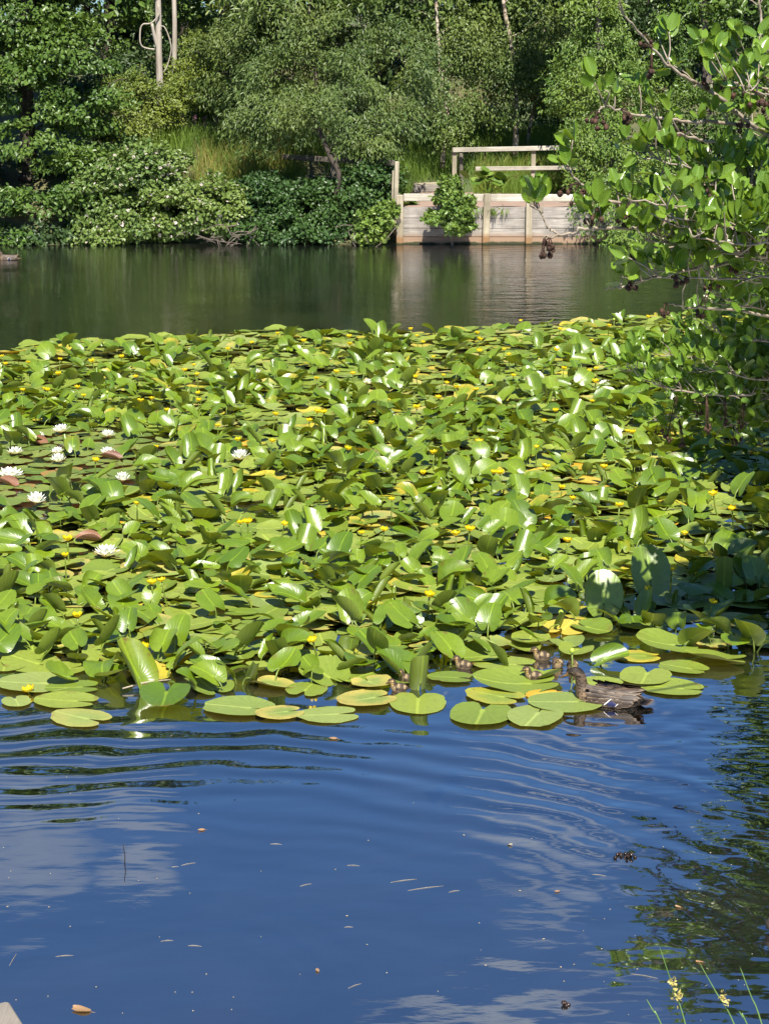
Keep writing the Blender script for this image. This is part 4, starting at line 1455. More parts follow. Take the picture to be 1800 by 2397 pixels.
if STUFF_PAD.n:
    stuff_obj('lily_pads', STUFF_PAD, UV_PAD, MI_PAD, {k: M[k] for k in ('pad', 'oldpad', 'yellowpad', 'roundpad')}, 'dense cover of small distant lily pads towards the back of the lily bed', 'lily pads')
if STUFF_RAISED.n:
    stuff_obj('lily_leaves', STUFF_RAISED, UV_RAISED, MI_RAISED, {0: M['lily'], 1: M['stalk']}, 'crowd of distant raised lily leaves towards the back of the lily bed', 'lily leaves')
print('pads', len(pads), 'raised', len(raised))

# ------------------------------------------------------------------ yellow water lilies
M['yellow'] = foliage('yellow_petal', (.72, .56, .008), (.8, .64, .012), .3, .5, .25)
M['budgreen'] = plain('lily_bud', (.22, .32, .03), (.38, .46, .05), 12, .35, (1, 1, 1), .05, .5)


def bowl(n, R, h, open_, thick=.0):
    """cup of overlapping rounded petals"""
    mb = MB()
    for q in range(n):
        a0 = 2 * PI * q / n
        V = []
        nu, nv = 5, 6
        for v in range(nv):
            t = v / (nv - 1)
            rr = R * (math.sin(min(1, t * 1.15) * PI / 2) ** .8) * (1 - (1 - open_) * max(0, t - .55) * 1.2)
            z = h * t
            hw = (2 * PI / n) * .78 * (1 - max(0, t - .72) ** 2 * 7)
            for u in range(nu):
                a = a0 + (u / (nu - 1) - .5) * hw * 2 * .62
                k = 1 + .05 * (q % 2) - .06 * abs(u - 2) / 2 * t
                V.append((math.cos(a) * rr * k, math.sin(a) * rr * k, z - .12 * h * (abs(u - 2) / 2) ** 2 * t))
        i, j = np.meshgrid(np.arange(nv - 1), np.arange(nu - 1), indexing='ij')
        i, j = i.ravel(), j.ravel()
        mb.add(V, np.stack([i * nu + j, i * nu + j + 1, (i + 1) * nu + j + 1, (i + 1) * nu + j], 1))
    return mb.get()


def disc(R, z0, z1, seg=14):
    a = np.linspace(0, 2 * PI, seg, endpoint=False)
    prof = [(R * .7, z0), (R, z0 + (z1 - z0) * .5), (R * 1.05, z1), (R * .55, z1 - .002)]
    V = np.concatenate([np.stack([np.cos(a) * q[0], np.sin(a) * q[0], np.full(seg, q[1])], 1) for q in prof] + [[(0, 0, z1 - .004)]])
    i, j = np.meshgrid(np.arange(3), np.arange(seg), indexing='ij')
    i, j = i.ravel(), j.ravel()
    Q = np.stack([i * seg + j, i * seg + (j + 1) % seg, (i + 1) * seg + (j + 1) % seg, (i + 1) * seg + j], 1)
    j = np.arange(seg)
    return V, [Q, np.stack([3 * seg + j, 3 * seg + (j + 1) % seg, np.full(seg, 4 * seg)], 1)]


def yellow_proto(seed):
    rr = np.random.default_rng(seed)
    o = thing('yellow_water_lily', 'x', 'flower')
    hf = .17
    part('petals', (lambda VF: (VF[0] + np.array([0, 0, hf]), VF[1]))(bowl(5, .030 + .004 * rr.random(), .034, rr.uniform(.65, 1.05))), M['yellow'], o)
    part('stigma', (lambda VF: (VF[0] + np.array([0, 0, hf]), VF[1]))(disc(.012, .004, .024)), M['yellow'], o)
    part('stalk', tube([(rr.normal() * .02, rr.normal() * .02, -.08), (rr.normal() * .008, 0, .06), (0, 0, hf)], [.006, .0055, .005], 6, 7), M['stalk'], o)
    return o


YP = [yellow_proto(600 + q) for q in range(4)]
pl = [YP[0], YP[1], YP[2], YP[3]]
fcnt = {}
for q, (px_, py_) in enumerate(YEL):
    hz = .19 if py_ < 1560 else .035
    c = ground(px_, py_, hz)
    o = pl[q] if q < 4 else copy_tree(YP[q % 4])
    s = r.uniform(.8, 1.25)
    dz_ = (hz - .187 * s)
    o.location = (c[0], c[1], dz_)
    o.rotation_euler = (r.normal() * .12, r.normal() * .12, r.uniform(0, 6))
    o.scale = (s, s, s)
    # the nearest other flower helps to say which one it is
    d_, n_ = min((math.hypot(px_ - a, py_ - b), i_) for i_, (a, b) in enumerate(YEL) if i_ != q)
    cl_, rw = zone(px_, py_)
    side = 'left' if px_ < YEL[n_][0] else 'right'
    if py_ > 1560:
        lab = 'half sunk yellow flower floating among the front left pads'
    elif d_ < 40:
        lab = f'yellow water lily flower, {side} one of a close pair, {rw} {cl_} of the bed'
    else:
        lab = f'single yellow water lily flower on a stalk, {rw} {cl_} of the bed'
    o['label'] = lab
    o['group'] = 'yellow water lilies'
for (px_, py_, hz, lab) in ((333, 1527, .14, 'green lily bud beside the tall half rolled leaf at the front'), (1339, 1524, .13, 'green lily bud on a dark stalk above the rightmost duckling'),
                            (1313, 1434, .09, 'small pale lily bud among the shaded leaves at the right'), (251, 918, .15, 'small green lily bud at the back left of the lily bed'),
                            (1437, 747, .14, 'small pale lily bud standing at the far edge of the bed')):
    c = ground(px_, py_, hz)
    t = thing('lily_bud', lab, 'flower bud', (c[0], c[1], 0), group='lily buds')
    a = np.linspace(0, 1, 8)
    part('bud', tube(np.stack([0 * a, 0 * a, hz - .018 + .036 * a], 1), .017 * np.sin(PI * (a * .92 + .04)) ** .7, 10), M['budgreen'], t, world=False)
    part('stalk', tube([(0.01, .01, -.08), (0, 0, hz - .012)], [.006, .005], 6), M['stalk'], t, world=False)

# ------------------------------------------------------------------ white water lilies
M['white'] = foliage('white_petal', (.84, .86, .88), (.88, .90, .92), .5, .3, .15)
M['stamen'] = foliage('lily_stamen', (.75, .5, .03), (.8, .6, .06), .5, .3, .2)
M['sepal'] = foliage('lily_sepal', (.20, .11, .06), (.28, .2, .08), .5, .3, .2)


def petal(L, Wd, curl, az, tilt, R0):
    nu, nv = 3, 6
    V = []
    for v in range(nv):
        t = v / (nv - 1)
        w_ = Wd * math.sin(PI * min(1, .12 + .88 * t) ** .9) ** .8 * (1 if v < nv - 1 else .1)
        for u in (-1, 0, 1):
            V.append((u * w_, t * L, .18 * Wd * abs(u) + curl * L * t * t))
    V = rx(np.array(V), tilt) + np.array([0, R0, 0])
    V = rzm(V, az)
    i, j = np.meshgrid(np.arange(nv - 1), np.arange(nu - 1), indexing='ij')
    i, j = i.ravel(), j.ravel()
    return V, np.stack([i * nu + j, i * nu + j + 1, (i + 1) * nu + j + 1, (i + 1) * nu + j], 1)


def white_proto():
    o = thing('white_water_lily', 'x', 'flower')
    mb = MB()
    for ring, (n, tilt, L, z) in enumerate(((8, .28, .074, .016), (8, .62, .068, .018), (7, 1.0, .056, .020), (5, 1.25, .042, .022))):
        for q in range(n):
            V, F = petal(L, .0155, .12, 2 * PI * (q + .5 * (ring % 2)) / n + .2 * ring, tilt, .008)
            mb.add(V + np.array([0, 0, z]), F)
    part('petals', mb.get(), M['white'], o)
    mb = MB()
    for q in range(24):
        a = q * 2.4
        R_ = .003 + .006 * (q / 24)
        mb.add(*tube([(math.cos(a) * R_, math.sin(a) * R_, .02), (math.cos(a) * R_ * 1.5, math.sin(a) * R_ * 1.5, .045)], [.0018, .0012], 4))
    part('stamens', mb.get(), M['stamen'], o)
    mb = MB()
    for q in range(4):
        V, F = petal(.07, .016, .1, PI / 2 * q + .3, .12, .008)
        mb.add(V + np.array([0, 0, .012]), F)
    part('sepals', mb.get(), M['sepal'], o)
    return o


WP = white_proto()
for q, (px_, py_, s, lab) in enumerate(((24, 1116, 1.25, 'large white water lily flower at the left edge'), (250, 1306, 1.05, 'lone white water lily flower in the front left of the bed'), (145, 1012, .95, 'white water lily flower highest up on the left'),
                                        (252, 1023, .8, 'small white lily right of the highest one on the left'), (36, 1064, .85, 'white water lily flower just above the large one at the left edge'), (135, 1063, .65, 'half open white lily between two others on the left'),
                                        (137, 1084, .75, 'flat white lily under the half open one on the left'), (252, 1064, .75, 'white lily beside the reddish folded pad'), (564, 1078, .95, 'white water lily flower standing alone left of the middle'),
                                        (84, 1180, .85, 'white lily flower below the large one at the left edge'), (288, 1128, .7, 'small white lily half hidden behind a raised leaf'), (596, 872, .8, 'white lily flower far back left of the middle'),
                                        (864, 899, .75, 'white lily flower far back in the middle'), (92, 1026, .55, 'small closed white lily beside a reddish bud'), (1417, 900, .8, 'white lily flower far back at the right'))):
    c = ground(px_, py_ + 8 * s, .0)
    o = WP if q == 0 else copy_tree(WP)
    o.location = (c[0], c[1], .012)
    o.rotation_euler = (r.normal() * .1, r.normal() * .1, r.uniform(0, 6))
    s *= 1.25
    o.scale = (s, s, s * r.uniform(.9, 1.5))
    o['label'] = lab
    o['group'] = 'white water lilies'
# reddish folded pads among the white lilies
M['redpad'] = lily_mat('reddish_lily_pad', (.16, .07, .045), (.22, .10, .05), (.26, .12, .08), .9, .4, .4, .1)
for (px_, py_, hd, lab) in ((266, 1080, 80, 'brown red folded pad beside the white lilies on the left'), (217, 1273, 100, 'reddish rolled pad behind the lone white lily at the front left'), (20, 1140, 70, 'reddish brown folded pad under the large white lily'), (90, 1042, 60, 'small pink brown curled pad high on the left')):
    c = ground(px_, py_)
    rr = np.random.default_rng(int(px_))
    V, F, uv = blade(6, 26, a=.42, c=.08, seed=2)
    V = rx(shape_leaf(V, 1.3, -.2, .01, rr), .25) * .22
    V[:, 2] -= V[:, 2].min()
    o = link('lily_pad', mesh_of('lily_pad', V, F, uv, M['redpad']))
    o.location = (c[0], c[1], .01)
    o.rotation_euler = (0, 0, math.radians(hd))
    tag(o, lab, 'lily pad', G_PAD)
# ------------------------------------------------------------------ near alder, overhanging from the right
def alder_leaf_mat():
    m, nt, out = newmat('near_alder_leaf')
    g = NN(nt, 'NewGeometry')
    rnd = g.outputs['Random Per Island']
    uv = NN(nt, 'SeparateXYZ', None, Vector=NN(nt, 'TexCoord').outputs['UV'])
    u, v = uv.outputs[0], uv.outputs[1]
    au = mth(nt, 'ABSOLUTE', u)
    col = mixc(nt, rnd, (.07, .15, .010), (.165, .27, .024))
    vein = mth(nt, 'POWER', mth(nt, 'ABSOLUTE', mth(nt, 'SINE', mth(nt, 'MULTIPLY', mth(nt, 'SUBTRACT', v, mth(nt, 'MULTIPLY', au, .30)), 22.))), 14)
    mid = NN(nt, 'MapRange', None, Value=au, From_Min=.07, From_Max=.02, To_Min=0., To_Max=1.).outputs[0]
    col = mixc(nt, mth(nt, 'MULTIPLY', mth(nt, 'MAXIMUM', vein, mid), .7), col, (.22, .32, .08))
    col = mixc(nt, ramp(nt, noise(nt, 90, 2, .5, g.outputs['Position']), (.62, 0), (.72, .4)), col, (.10, .08, .02))
    back = mixc(nt, mth(nt, 'MAXIMUM', vein, mid), (.10, .17, .04), (.19, .26, .09))
    bf = g.outputs['Backfacing']
    col = mixc(nt, bf, col, back)
    p = NN(nt, 'BsdfPrincipled', None, Base_Color=col, Roughness=mth(nt, 'ADD', .23, mth(nt, 'MULTIPLY', bf, .25)))
    p.inputs['Specular IOR Level'].default_value = .55
    t = NN(nt, 'BsdfTranslucent', None, Color=mixc(nt, 1., col, (1.8, 1.5, .4), 'MULTIPLY'))
    mx = NN(nt, 'MixShader', None, _0=.28, _1=p.outputs[0], _2=t.outputs[0])
    nt.links.new(mx.outputs[0], out.inputs[0])
    return m


M['alderleaf'] = alder_leaf_mat()


def alder_leaf(seed, nv=17, nu=7):
    r = np.random.default_rng(seed)
    v = np.linspace(0, 1, nv)
    W_ = .285 * np.sin(PI * np.clip(v, 0, 1) ** .80 * .93 + .02) ** .62
    W_[-1] *= .85
    W_ *= 1 + .035 * np.where(np.arange(nv) % 2, 1, -1)
    us = np.linspace(-1, 1, nu)
    U, Vv = np.meshgrid(us, v)
    X = U * W_[:, None]
    Yy = Vv - .075 * (Vv > .97) * (1 - np.abs(U)) - .02 * np.abs(U)
    Z = .055 * np.abs(U) ** 1.3 * r.uniform(.6, 3.6) + .014 * np.sin((Vv - .30 * np.abs(U)) * 44) * (np.abs(U) > .05)
    bend = r.uniform(-.6, .9)
    Z = Z - bend * .25 * Vv ** 2 + .04 * np.sin(Vv * 5 + r.uniform(0, 6)) * U
    P = np.stack([X.ravel(), Yy.ravel(), Z.ravel()], 1)
    uv = np.stack([U.ravel(), Vv.ravel()], 1)
    i, j = np.meshgrid(np.arange(nv - 1), np.arange(nu - 1), indexing='ij')
    i, j = i.ravel(), j.ravel()
    Q = np.stack([i * nu + j, i * nu + j + 1, (i + 1) * nu + j + 1, (i + 1) * nu + j], 1)
    # petiole
    SV, SF = tube([(0, -.28, -.03), (0, -.1, -.015), (0, .03, 0)], [.013, .012, .010], 4)
    n = len(P)
    return np.concatenate([P, SV]), [np.concatenate([Q, SF[0] + n]), SF[1] + n], np.concatenate([uv, np.zeros((len(SV), 2))])


AL = [alder_leaf(700 + q) for q in range(10)]


def cone(r):
    n = 9
    a = np.linspace(0, 1, n)
    L, R = r.uniform(.016, .022), r.uniform(.0065, .0085)
    rad = R * np.sin(PI * (a * .9 + .05)) ** .6 * (1 + .16 * np.where(np.arange(n) % 2, 1, -1))
    return tube(np.stack([0 * a, 0 * a, -L * a], 1), rad, 8)


class Foliage:
    def __init__(s):
        s.mb, s.uv = MB(), []

    def leaf(s, r, p, d, size):
        V, F, uv = AL[int(r.integers(len(AL)))]
        y = unit(d)
        x = unit(np.cross(y, unit(np.array([.1, -.85, .6]) + r.normal(size=3) * .6)))
        z = np.cross(x, y)
        if z @ np.array([.1, -.8, .6]) < 0 and r.random() < .9:
            x, z = -x, -z
        s.mb.add((V + np.array([0, .28, .03])) * size @ np.stack([x, y, z]) + p, F)
        s.uv.append(uv)


def alder_branch(root, pts, r0, seed, dens=1., size=.085, cones=(), tipleaf=True, start=.15, upb=.7, twig_l=.1):
    """one branch of the near alder: wood, its leaves and its cones"""
    r = np.random.default_rng(seed)
    P = np.array([at(*p) for p in pts])
    path = smooth_path(P, max(14, 6 * len(P)))
    n = len(path)
    wob = r.normal(size=(n, 3)) * .003
    path = path + wob
    rad = np.linspace(r0, .0025, n)
    b = part('branch', tube(path, rad, 7), M['twig'], root)
    fo = Foliage()
    tw = MB()
    L = np.linalg.norm(np.diff(path, axis=0), axis=1)
    s = np.concatenate([[0], np.cumsum(L)])
    T = np.gradient(path, axis=0)
    m = int(dens * s[-1] / .062)
    stops = list(np.sort(r.uniform(start, 1, m))) + ([1.0] if tipleaf else [])
    for q in stops:
        i = min(n - 1, int(np.searchsorted(s, q * s[-1])))
        p, t = path[i], unit(T[i])
        d = unit(t * r.uniform(.1, .7) + np.array([0, 0, upb]) * r.uniform(.1, 1.2) + r.normal(size=3) * .5)
        ln = r.uniform(.25, 1.3) * twig_l
        e = p + d * ln + np.array([0, 0, .02])
        tw.add(*tube([p, (p + e) / 2 + r.normal(size=3) * .008, e], [.0032, .0026, .002], 5, 5))
        for k in range(int(r.integers(2, 6))):
            hd = unit(d * .55 + np.array([0, 0, upb * .85]) + r.normal(size=3) * .5)
            fo.leaf(r, e - d * ln * r.uniform(0, .35), hd, size * r.uniform(.6, 1.2))
    if fo.mb.n:
        V, F = fo.mb.get()
        V2, F2 = tw.get()
        n1 = sum(len(f) for f in F)
        FF = F + [f + len(V) for f in F2]
        mi = np.concatenate([np.zeros(n1), np.ones(sum(len(f) for f in F2))])
        me = build('foliage', np.concatenate([V, V2]) - np.array(root.location), FF, None, uv=np.concatenate(fo.uv + [np.zeros((len(V2), 2))]), mats=[M['alderleaf'], M['twig']], midx=mi)
        link('foliage', me, b)
    for (px, py, Y, nc) in cones:
        c = at(px, py, Y)
        mb = MB()
        i = np.argmin(np.linalg.norm(path - c, axis=1))
        for k in range(nc):
            q = c + r.normal(size=3) * np.array([.016, .016, .012])
            V, F = cone(r)
            mb.add(rx(rzm(V, r.uniform(0, 6)), r.uniform(-.6, .6)) * r.uniform(.9, 1.3) + q, F)
            mb.add(*tube([path[i], (path[i] + q) / 2 + np.array([0, 0, .01]), q], [.0018, .0016, .0014], 4))
        V, F = mb.get()
        link('cone_cluster', build('cone_cluster', V - np.array(root.location), F, M['cone']), b)
    return b


ax, ay = 3.6, 8.6
root = thing('alder_tree', 'near alder overhanging the lilies from the right with large glossy leaves and dark cones', 'tree', (ax, ay, float(land(ax, ay)) - .1))
part('trunk', tube([(ax, ay, .3), (ax - .15, ay + .05, 1.6), (ax - .1, ay - .1, 3.2), (ax - .3, ay, 5), (ax - .2, ay + .2, 6.6)], [.13, .115, .10, .07, .02], 10, 24), M['darkbark'], root)


def w2p(x, y, z):
    a, b = proj(np.array([x, y, z]))
    return (float(a), float(b), y)


TRK = [w2p(ax - .12, ay, z) for z in (1.4, 2.2, 2.9, 3.4, 3.9)]
K = alder_branch
# upper diagonal branch and the ones below it
K(root, [TRK[2], (1960, 400, 7.9), (1778, 303, 7.5), (1666, 213, 7.35), (1594, 173, 7.25), (1540, 126, 7.2), (1467, 40, 7.1), (1446, 7, 7.05)], .011, 1, .3, .066, [(1520, 158, 7.15, 6), (1650, 196, 7.3, 6), (1512, 88, 7.15, 4)], False, .3)
K(root, [TRK[2], (1960, 390, 7.8), (1778, 303, 7.5), (1608, 283, 7.3), (1547, 275, 7.25), (1471, 264, 7.2), (1417, 246, 7.15), (1399, 262, 7.1)], .009, 2, .4, .066, [(1466, 270, 7.15, 7), (1399, 282, 7.1, 7), (1580, 300, 7.3, 5), (1735, 290, 7.4, 5)], False, .3)
K(root, [TRK[2], (1960, 430, 7.9), (1796, 376, 7.6), (1742, 356, 7.5), (1670, 332, 7.4), (1615, 320, 7.3), (1547, 305, 7.2), (1475, 318, 7.2)], .009, 3, .5, .066, [(1590, 318, 7.3, 5)], False, .3)
K(root, [TRK[3], (1960, 210, 7.9), (1800, 148, 7.6), (1763, 143, 7.5), (1720, 141, 7.45), (1690, 128, 7.4)], .009, 4, .5, .068, [(1740, 200, 7.5, 5)], True, .35)
K(root, [TRK[4], (1960, 180, 8.2), (1798, 112, 7.9), (1781, 29, 7.9), (1772, -20, 7.9)], .012, 5, .1, .08, [], False, .6)
K(root, [TRK[3], (1940, 260, 7.7), (1840, 215, 7.4), (1770, 205, 7.3), (1700, 190, 7.2)], .008, 6, .6, .068, [(1795, 240, 7.3, 6)], True, .3)
# middle mass
K(root, [TRK[1], (1980, 640, 7.9), (1774, 598, 7.2), (1709, 614, 7.1), (1594, 634, 6.95), (1500, 655, 6.9), (1467, 670, 6.85), (1417, 676, 6.8)], .010, 7, .35, .072, [(1482, 664, 6.85, 7), (1662, 660, 7, 5)], False, .22)
K(root, [TRK[2], (1950, 520, 7.8), (1740, 540, 7.3), (1600, 555, 7.1), (1480, 535, 7.0), (1368, 533, 6.9), (1341, 545, 6.9), (1294, 551, 6.85), (1272, 556, 6.85)], .010, 8, .34, .072, [(1283, 570, 6.85, 8), (1392, 500, 6.9, 6), (1455, 490, 7, 6), (1275, 588, 6.85, 3)], False, .2)
K(root, [(1310, 549, 6.87), (1285, 535, 6.86), (1272, 510, 6.86), (1265, 490, 6.86)], .004, 9, 1.7, .08, [], True, .55, 1.0, .05)
K(root, [TRK[2], (1930, 520, 7.7), (1700, 500, 7.2), (1560, 480, 7.1), (1430, 470, 7.0), (1388, 451, 6.95), (1355, 426, 6.95), (1334, 394, 6.95), (1319, 372, 6.95)], .009, 10, .42, .072, [(1345, 448, 6.95, 7), (1365, 450, 6.95, 6), (1460, 500, 7.0, 6)], False, .2)
K(root, [TRK[1], (1960, 600, 7.8), (1760, 575, 7.2), (1620, 590, 7.0), (1540, 580, 6.95), (1500, 590, 6.95)], .009, 11, 1.7, .068, [(1512, 598, 6.95, 6), (1470, 612, 6.9, 6), (1640, 552, 7, 5)], True, .2)
r = np.random.default_rng(33)
for q in range(14):
    y0 = r.uniform(400, 640) if q < 13 else r.uniform(120, 330)
    xe = r.uniform(1450, 1700) if q < 13 else r.uniform(1640, 1760)
    ye = y0 + r.uniform(-60, 30)
    Yq = r.uniform(6.5, 7.25)
    K(root, [TRK[4 if y0 < 330 else 2 if y0 < 500 else 1], (2000, y0 + 40, Yq + .25), (1850, y0 + 20, Yq + .05), ((xe + 1850) / 2, (y0 + ye) / 2 + 16, Yq), (xe, ye, Yq - .1)], .007, 100 + q, 1.6, .062,
      [(r.uniform(xe, 1800), y0 + 30, Yq - .1, 5)] if q % 2 else [], True, .3)
# sprays hanging lower
K(root, [TRK[0], (1990, 720, 8.6), (1850, 735, 8.3), (1740, 715, 8.1), (1680, 690, 8.0), (1640, 665, 8.0)], .008, 12, 1.8, .074, [(1640, 728, 8, 4)], True, .3)
K(root, [TRK[0], (1960, 800, 8.6), (1800, 740, 8.1), (1637, 719, 7.9), (1604, 721, 7.85), (1565, 708, 7.8)], .009, 13, .25, .09, [(1547, 728, 7.8, 5)], False, .3)
K(root, [TRK[0], (1990, 690, 8.2), (1850, 660, 8.0), (1770, 660, 7.9), (1720, 640, 7.9)], .008, 14, 2., .074, [], True, .3)
# darker low sprays over the lilies, shaded by the crown
for q, (pts, cn) in enumerate(([[(1900, 900), (1742, 926), (1597, 915), (1514, 890), (1467, 858)], [(1700, 985), (1735, 990), (1660, 1000)]], [[(1900, 860), (1760, 860), (1640, 840), (1560, 830)], [(1560, 1020)]], [[(1900, 700), (1780, 690), (1690, 700), (1640, 720)], []], [[(1900, 880), (1790, 890), (1690, 870), (1600, 870)], []], [[(1900, 940), (1800, 930), (1700, 945), (1620, 940)], [(1640, 960)]],
                               [[(1900, 960), (1780, 965), (1680, 960), (1600, 975), (1540, 985)], [(1550, 1010), (1600, 1040)]], [[(1900, 820), (1800, 800), (1720, 790), (1660, 770)], []],
                               [[(1900, 1000), (1800, 985), (1720, 995), (1660, 1010)], [(1725, 1030)]], [[(1900, 780), (1790, 770), (1700, 820), (1620, 800)], []])):
    Yq = 10.8 + .25 * (q % 3)
    K(root, [TRK[0]] + [(a, b, Yq) for a, b in pts], .010, 200 + q, 1.9, .082, [(a, b, Yq - .05, 7) for a, b in cn], True, .3, .55)
# the crown above the picture: it shades the right side of the lily bed
(V, F), C = crown([(3.15, 9.0, 5.1, .9, 1.3, .8), (3.7, 10.6, 4.9, .9, 1.2, .8), (2.9, 8.7, 6.0, .7, .8, .5), (3.9, 8.6, 4.2, .7, 1., 1.2)], 90, 95, .085, .8, 900, clr=.34, big_above=99)
part('crown', (V, F), M['alder_far'], root, smooth=False)
for VF in limbs(np.array([(ax - .1, ay, z) for z in np.linspace(2.8, 6.2, 12)]), C, 14, .02, 901):
    part('limb', VF, M['darkbark'], root)

# a second alder on the right bank, behind the sprays
g = np.array([5.0, 15.5, float(land(5.0, 15.5))])
t2 = tree('alder_tree', 'shaded alder on the right bank behind the near leafy sprays', 'tree', [g, (4.7, 15.4, 1.6), (4.2, 15.3, 3.0), (4.4, 15.4, 4.4)], [.12, .10, .08, .02],
          [(3.55, 15.0, 1.75, .62, .9, .35), (3.45, 15.6, 2.6, .6, .8, .4), (4.3, 14.8, 1.4, .7, .7, .4), (4.4, 15.4, 2.6, .9, 1., .8), (4.3, 15.2, 3.9, .9, 1., .7)],
          110, 80, .095, .75, 'alder_far', 'darkbark', 910, clr=.3, big_above=99)

# ------------------------------------------------------------------ rushes at the bottom right
M['rush'] = plain('rush_stem', (.07, .15, .035), (.15, .26, .07), 25, .4, (1, 1, .2), .1, .5)
M['rushflower'] = foliage('rush_flower', (.35, .30, .08), (.55, .50, .22), .6, .3, .3)
for (tip, bot, fl, lab) in (((1544, 2218), (1605, 2402), (1580, 2335), 'leftmost tall rush stem with two yellowish flower tufts'), ((1636, 2253), (1720, 2402), (1688, 2337), 'tall rush stem in the middle with one yellowish flower tuft'),
                            ((1732, 2265), (1784, 2402), None, 'rightmost tall bare rush stem'), ((1513, 2340), (1549, 2402), None, 'short rush tip at the far left of the rushes'), ((1730, 2368), (1750, 2402), None, 'shortest brownish rush tip between the tall stems')):
    Yr = 5.3
    a, b = at(tip[0], tip[1], Yr), at(bot[0], bot[1], Yr)
    d = (b - a) / (a[2] - b[2])
    zg = float(land(b[0], Yr)) if False else -.25
    base = a + d * (a[2] - zg) * np.array([.8, 1, 1])
    t = thing('rush', lab, 'rush', tuple(base), group='rushes at the near bank')
    part('stem', tube([base, (base + b) / 2, b, (a + b) / 2, a + (b - a) * .1, a], [.0028, .0026, .0024, .002, .0014, .0003], 6, 24), M['rush'], t)
    if fl:
        f = at(fl[0], fl[1], Yr)
        rr = np.random.default_rng(fl[0])
        tufts = [f, f + (a - f) * .3] if tip[0] < 1600 else [f]
        for f_ in tufts:
            n = 26
            P = f_ + rr.normal(size=(n, 3)) * .007 + np.array([.004, -.003, 0])
            part('flower_tuft', leafcards(P, rr.normal(size=(n, 3)) + np.array([.5, 0, .2]), rr.normal(size=(n, 3)), rr.uniform(.008, .018, n), rr.uniform(.004, .008, n)), M['rushflower'], t, smooth=False)

# ------------------------------------------------------------------ corner of the wooden jetty, bottom left
jz = .30
c0, c1 = ground(23, 2343, jz), ground(57, 2397, jz)
e1 = unit(c1 - c0)
e2 = np.array([e1[1], -e1[0], 0])       # towards the left of the picture
if e2[0] > 0:
    e2 = -e2
rzj = math.atan2(e1[1], e1[0])
t = thing('jetty', 'corner of a weathered grey wooden jetty at the lower left', 'jetty', (float(c0[0]), float(c0[1]), 0))
for q in range(10):
    cc = c0 + e2 * (.075 + .15 * q) + e1 * 1.1
    part('board', box((cc[0], cc[1], jz - .02), (2.2, .142, .04), rzj, .006), M['jetty'], t, smooth=False)
cc = c0 + e2 * .75 + e1 * .12
part('beam', box((cc[0], cc[1], jz - .11), (.09, 1.5, .13), rzj, .006), M['jetty'], t, smooth=False)
for q in (0.1, 1.4):
    cc = c0 + e2 * q + e1 * .22
    part('pile', box((cc[0], cc[1], -.25), (.11, .11, .9), rzj, .01), M['jetty'], t, smooth=False)

# ------------------------------------------------------------------ floating bits
r = np.random.default_rng(77)
M['straw'] = plain('straw', (.22, .185, .12), (.38, .33, .24), 30, .6)
M['deadleaf'] = foliage('dead_leaf', (.17, .10, .05), (.28, .18, .10), .5, .4, .1)
M['husk'] = plain('dark_wet_husk', (.012, .008, .006), (.05, .03, .022), 40, .25, (1, 1, 1), .4, .6)
for (x1_, y1_, x2_, y2_, lab) in ((1004 - 90, 2067, 976, 2059, 'pale straw floating right of centre, upper one of a parallel pair'), (954, 2086, 1038, 2075, 'long pale straw floating below the upper one of the pair'), (1050, 2090, 1076, 2086, 'short faint straw right of the long pale one'),
                                  (424, 2027, 458, 2021, 'pale straw floating near the upright twig'), (402, 2031, 418, 2030, 'tiny straw left of the one near the upright twig'), (702, 2076, 730, 2070, 'pale straw slanting in the middle of the open water'),
                                  (376, 2205, 406, 2203, 'double straw floating low left of centre'), (440, 2215, 472, 2217, 'straw just right of the double straw'), (130, 2241, 172, 2238, 'thin straw low at the left'), (815, 2315, 846, 2304, 'pale straw slanting near the bottom centre'),
                                  (1476, 2281, 1540, 2292, 'long curved pale straw near the rushes'), (1386, 2048, 1418, 2052, 'whitish sliver floating under the dark cones'), (632, 1977, 660, 1978, 'small straw in the upper open water'), (812, 2027, 842, 2028, 'small straw right of the upper open water middle'),
                                  (22, 2262, 40, 2232, 'greenish straw standing out at the lower left edge'), (806, 2172, 826, 2172, 'very small straw in the lower middle water'), (322, 2395, 336, 2330, 'x')):
    if lab == 'x':
        continue
    a, b = ground(x1_, y1_), ground(x2_, y2_)
    a[2] = b[2] = .0006
    o = link('straw', build('straw', *tube([a, (a + b) / 2 + np.array([0, .004, .001]), b], [.0005, .0009, .0004], 5, 7), M['straw']))
    tag(o, lab, 'straw', 'floating straws')


def floatleaf(px_, py_, size, hd, mat, lab, name='fallen_leaf'):
    V, F, uv = AL[int(px_) % 10]
    n = 17 * 7
    c = ground(px_, py_)
    V = rzm(V * size, hd)
    V = V - np.array([0, 0, np.percentile(V[:, 2], 30)])
    o = link(name, build(name, V + np.array([c[0], c[1], .003]), F, M[mat], uv=uv))
    tag(o, lab, 'fallen leaf', 'fallen leaves on the water')


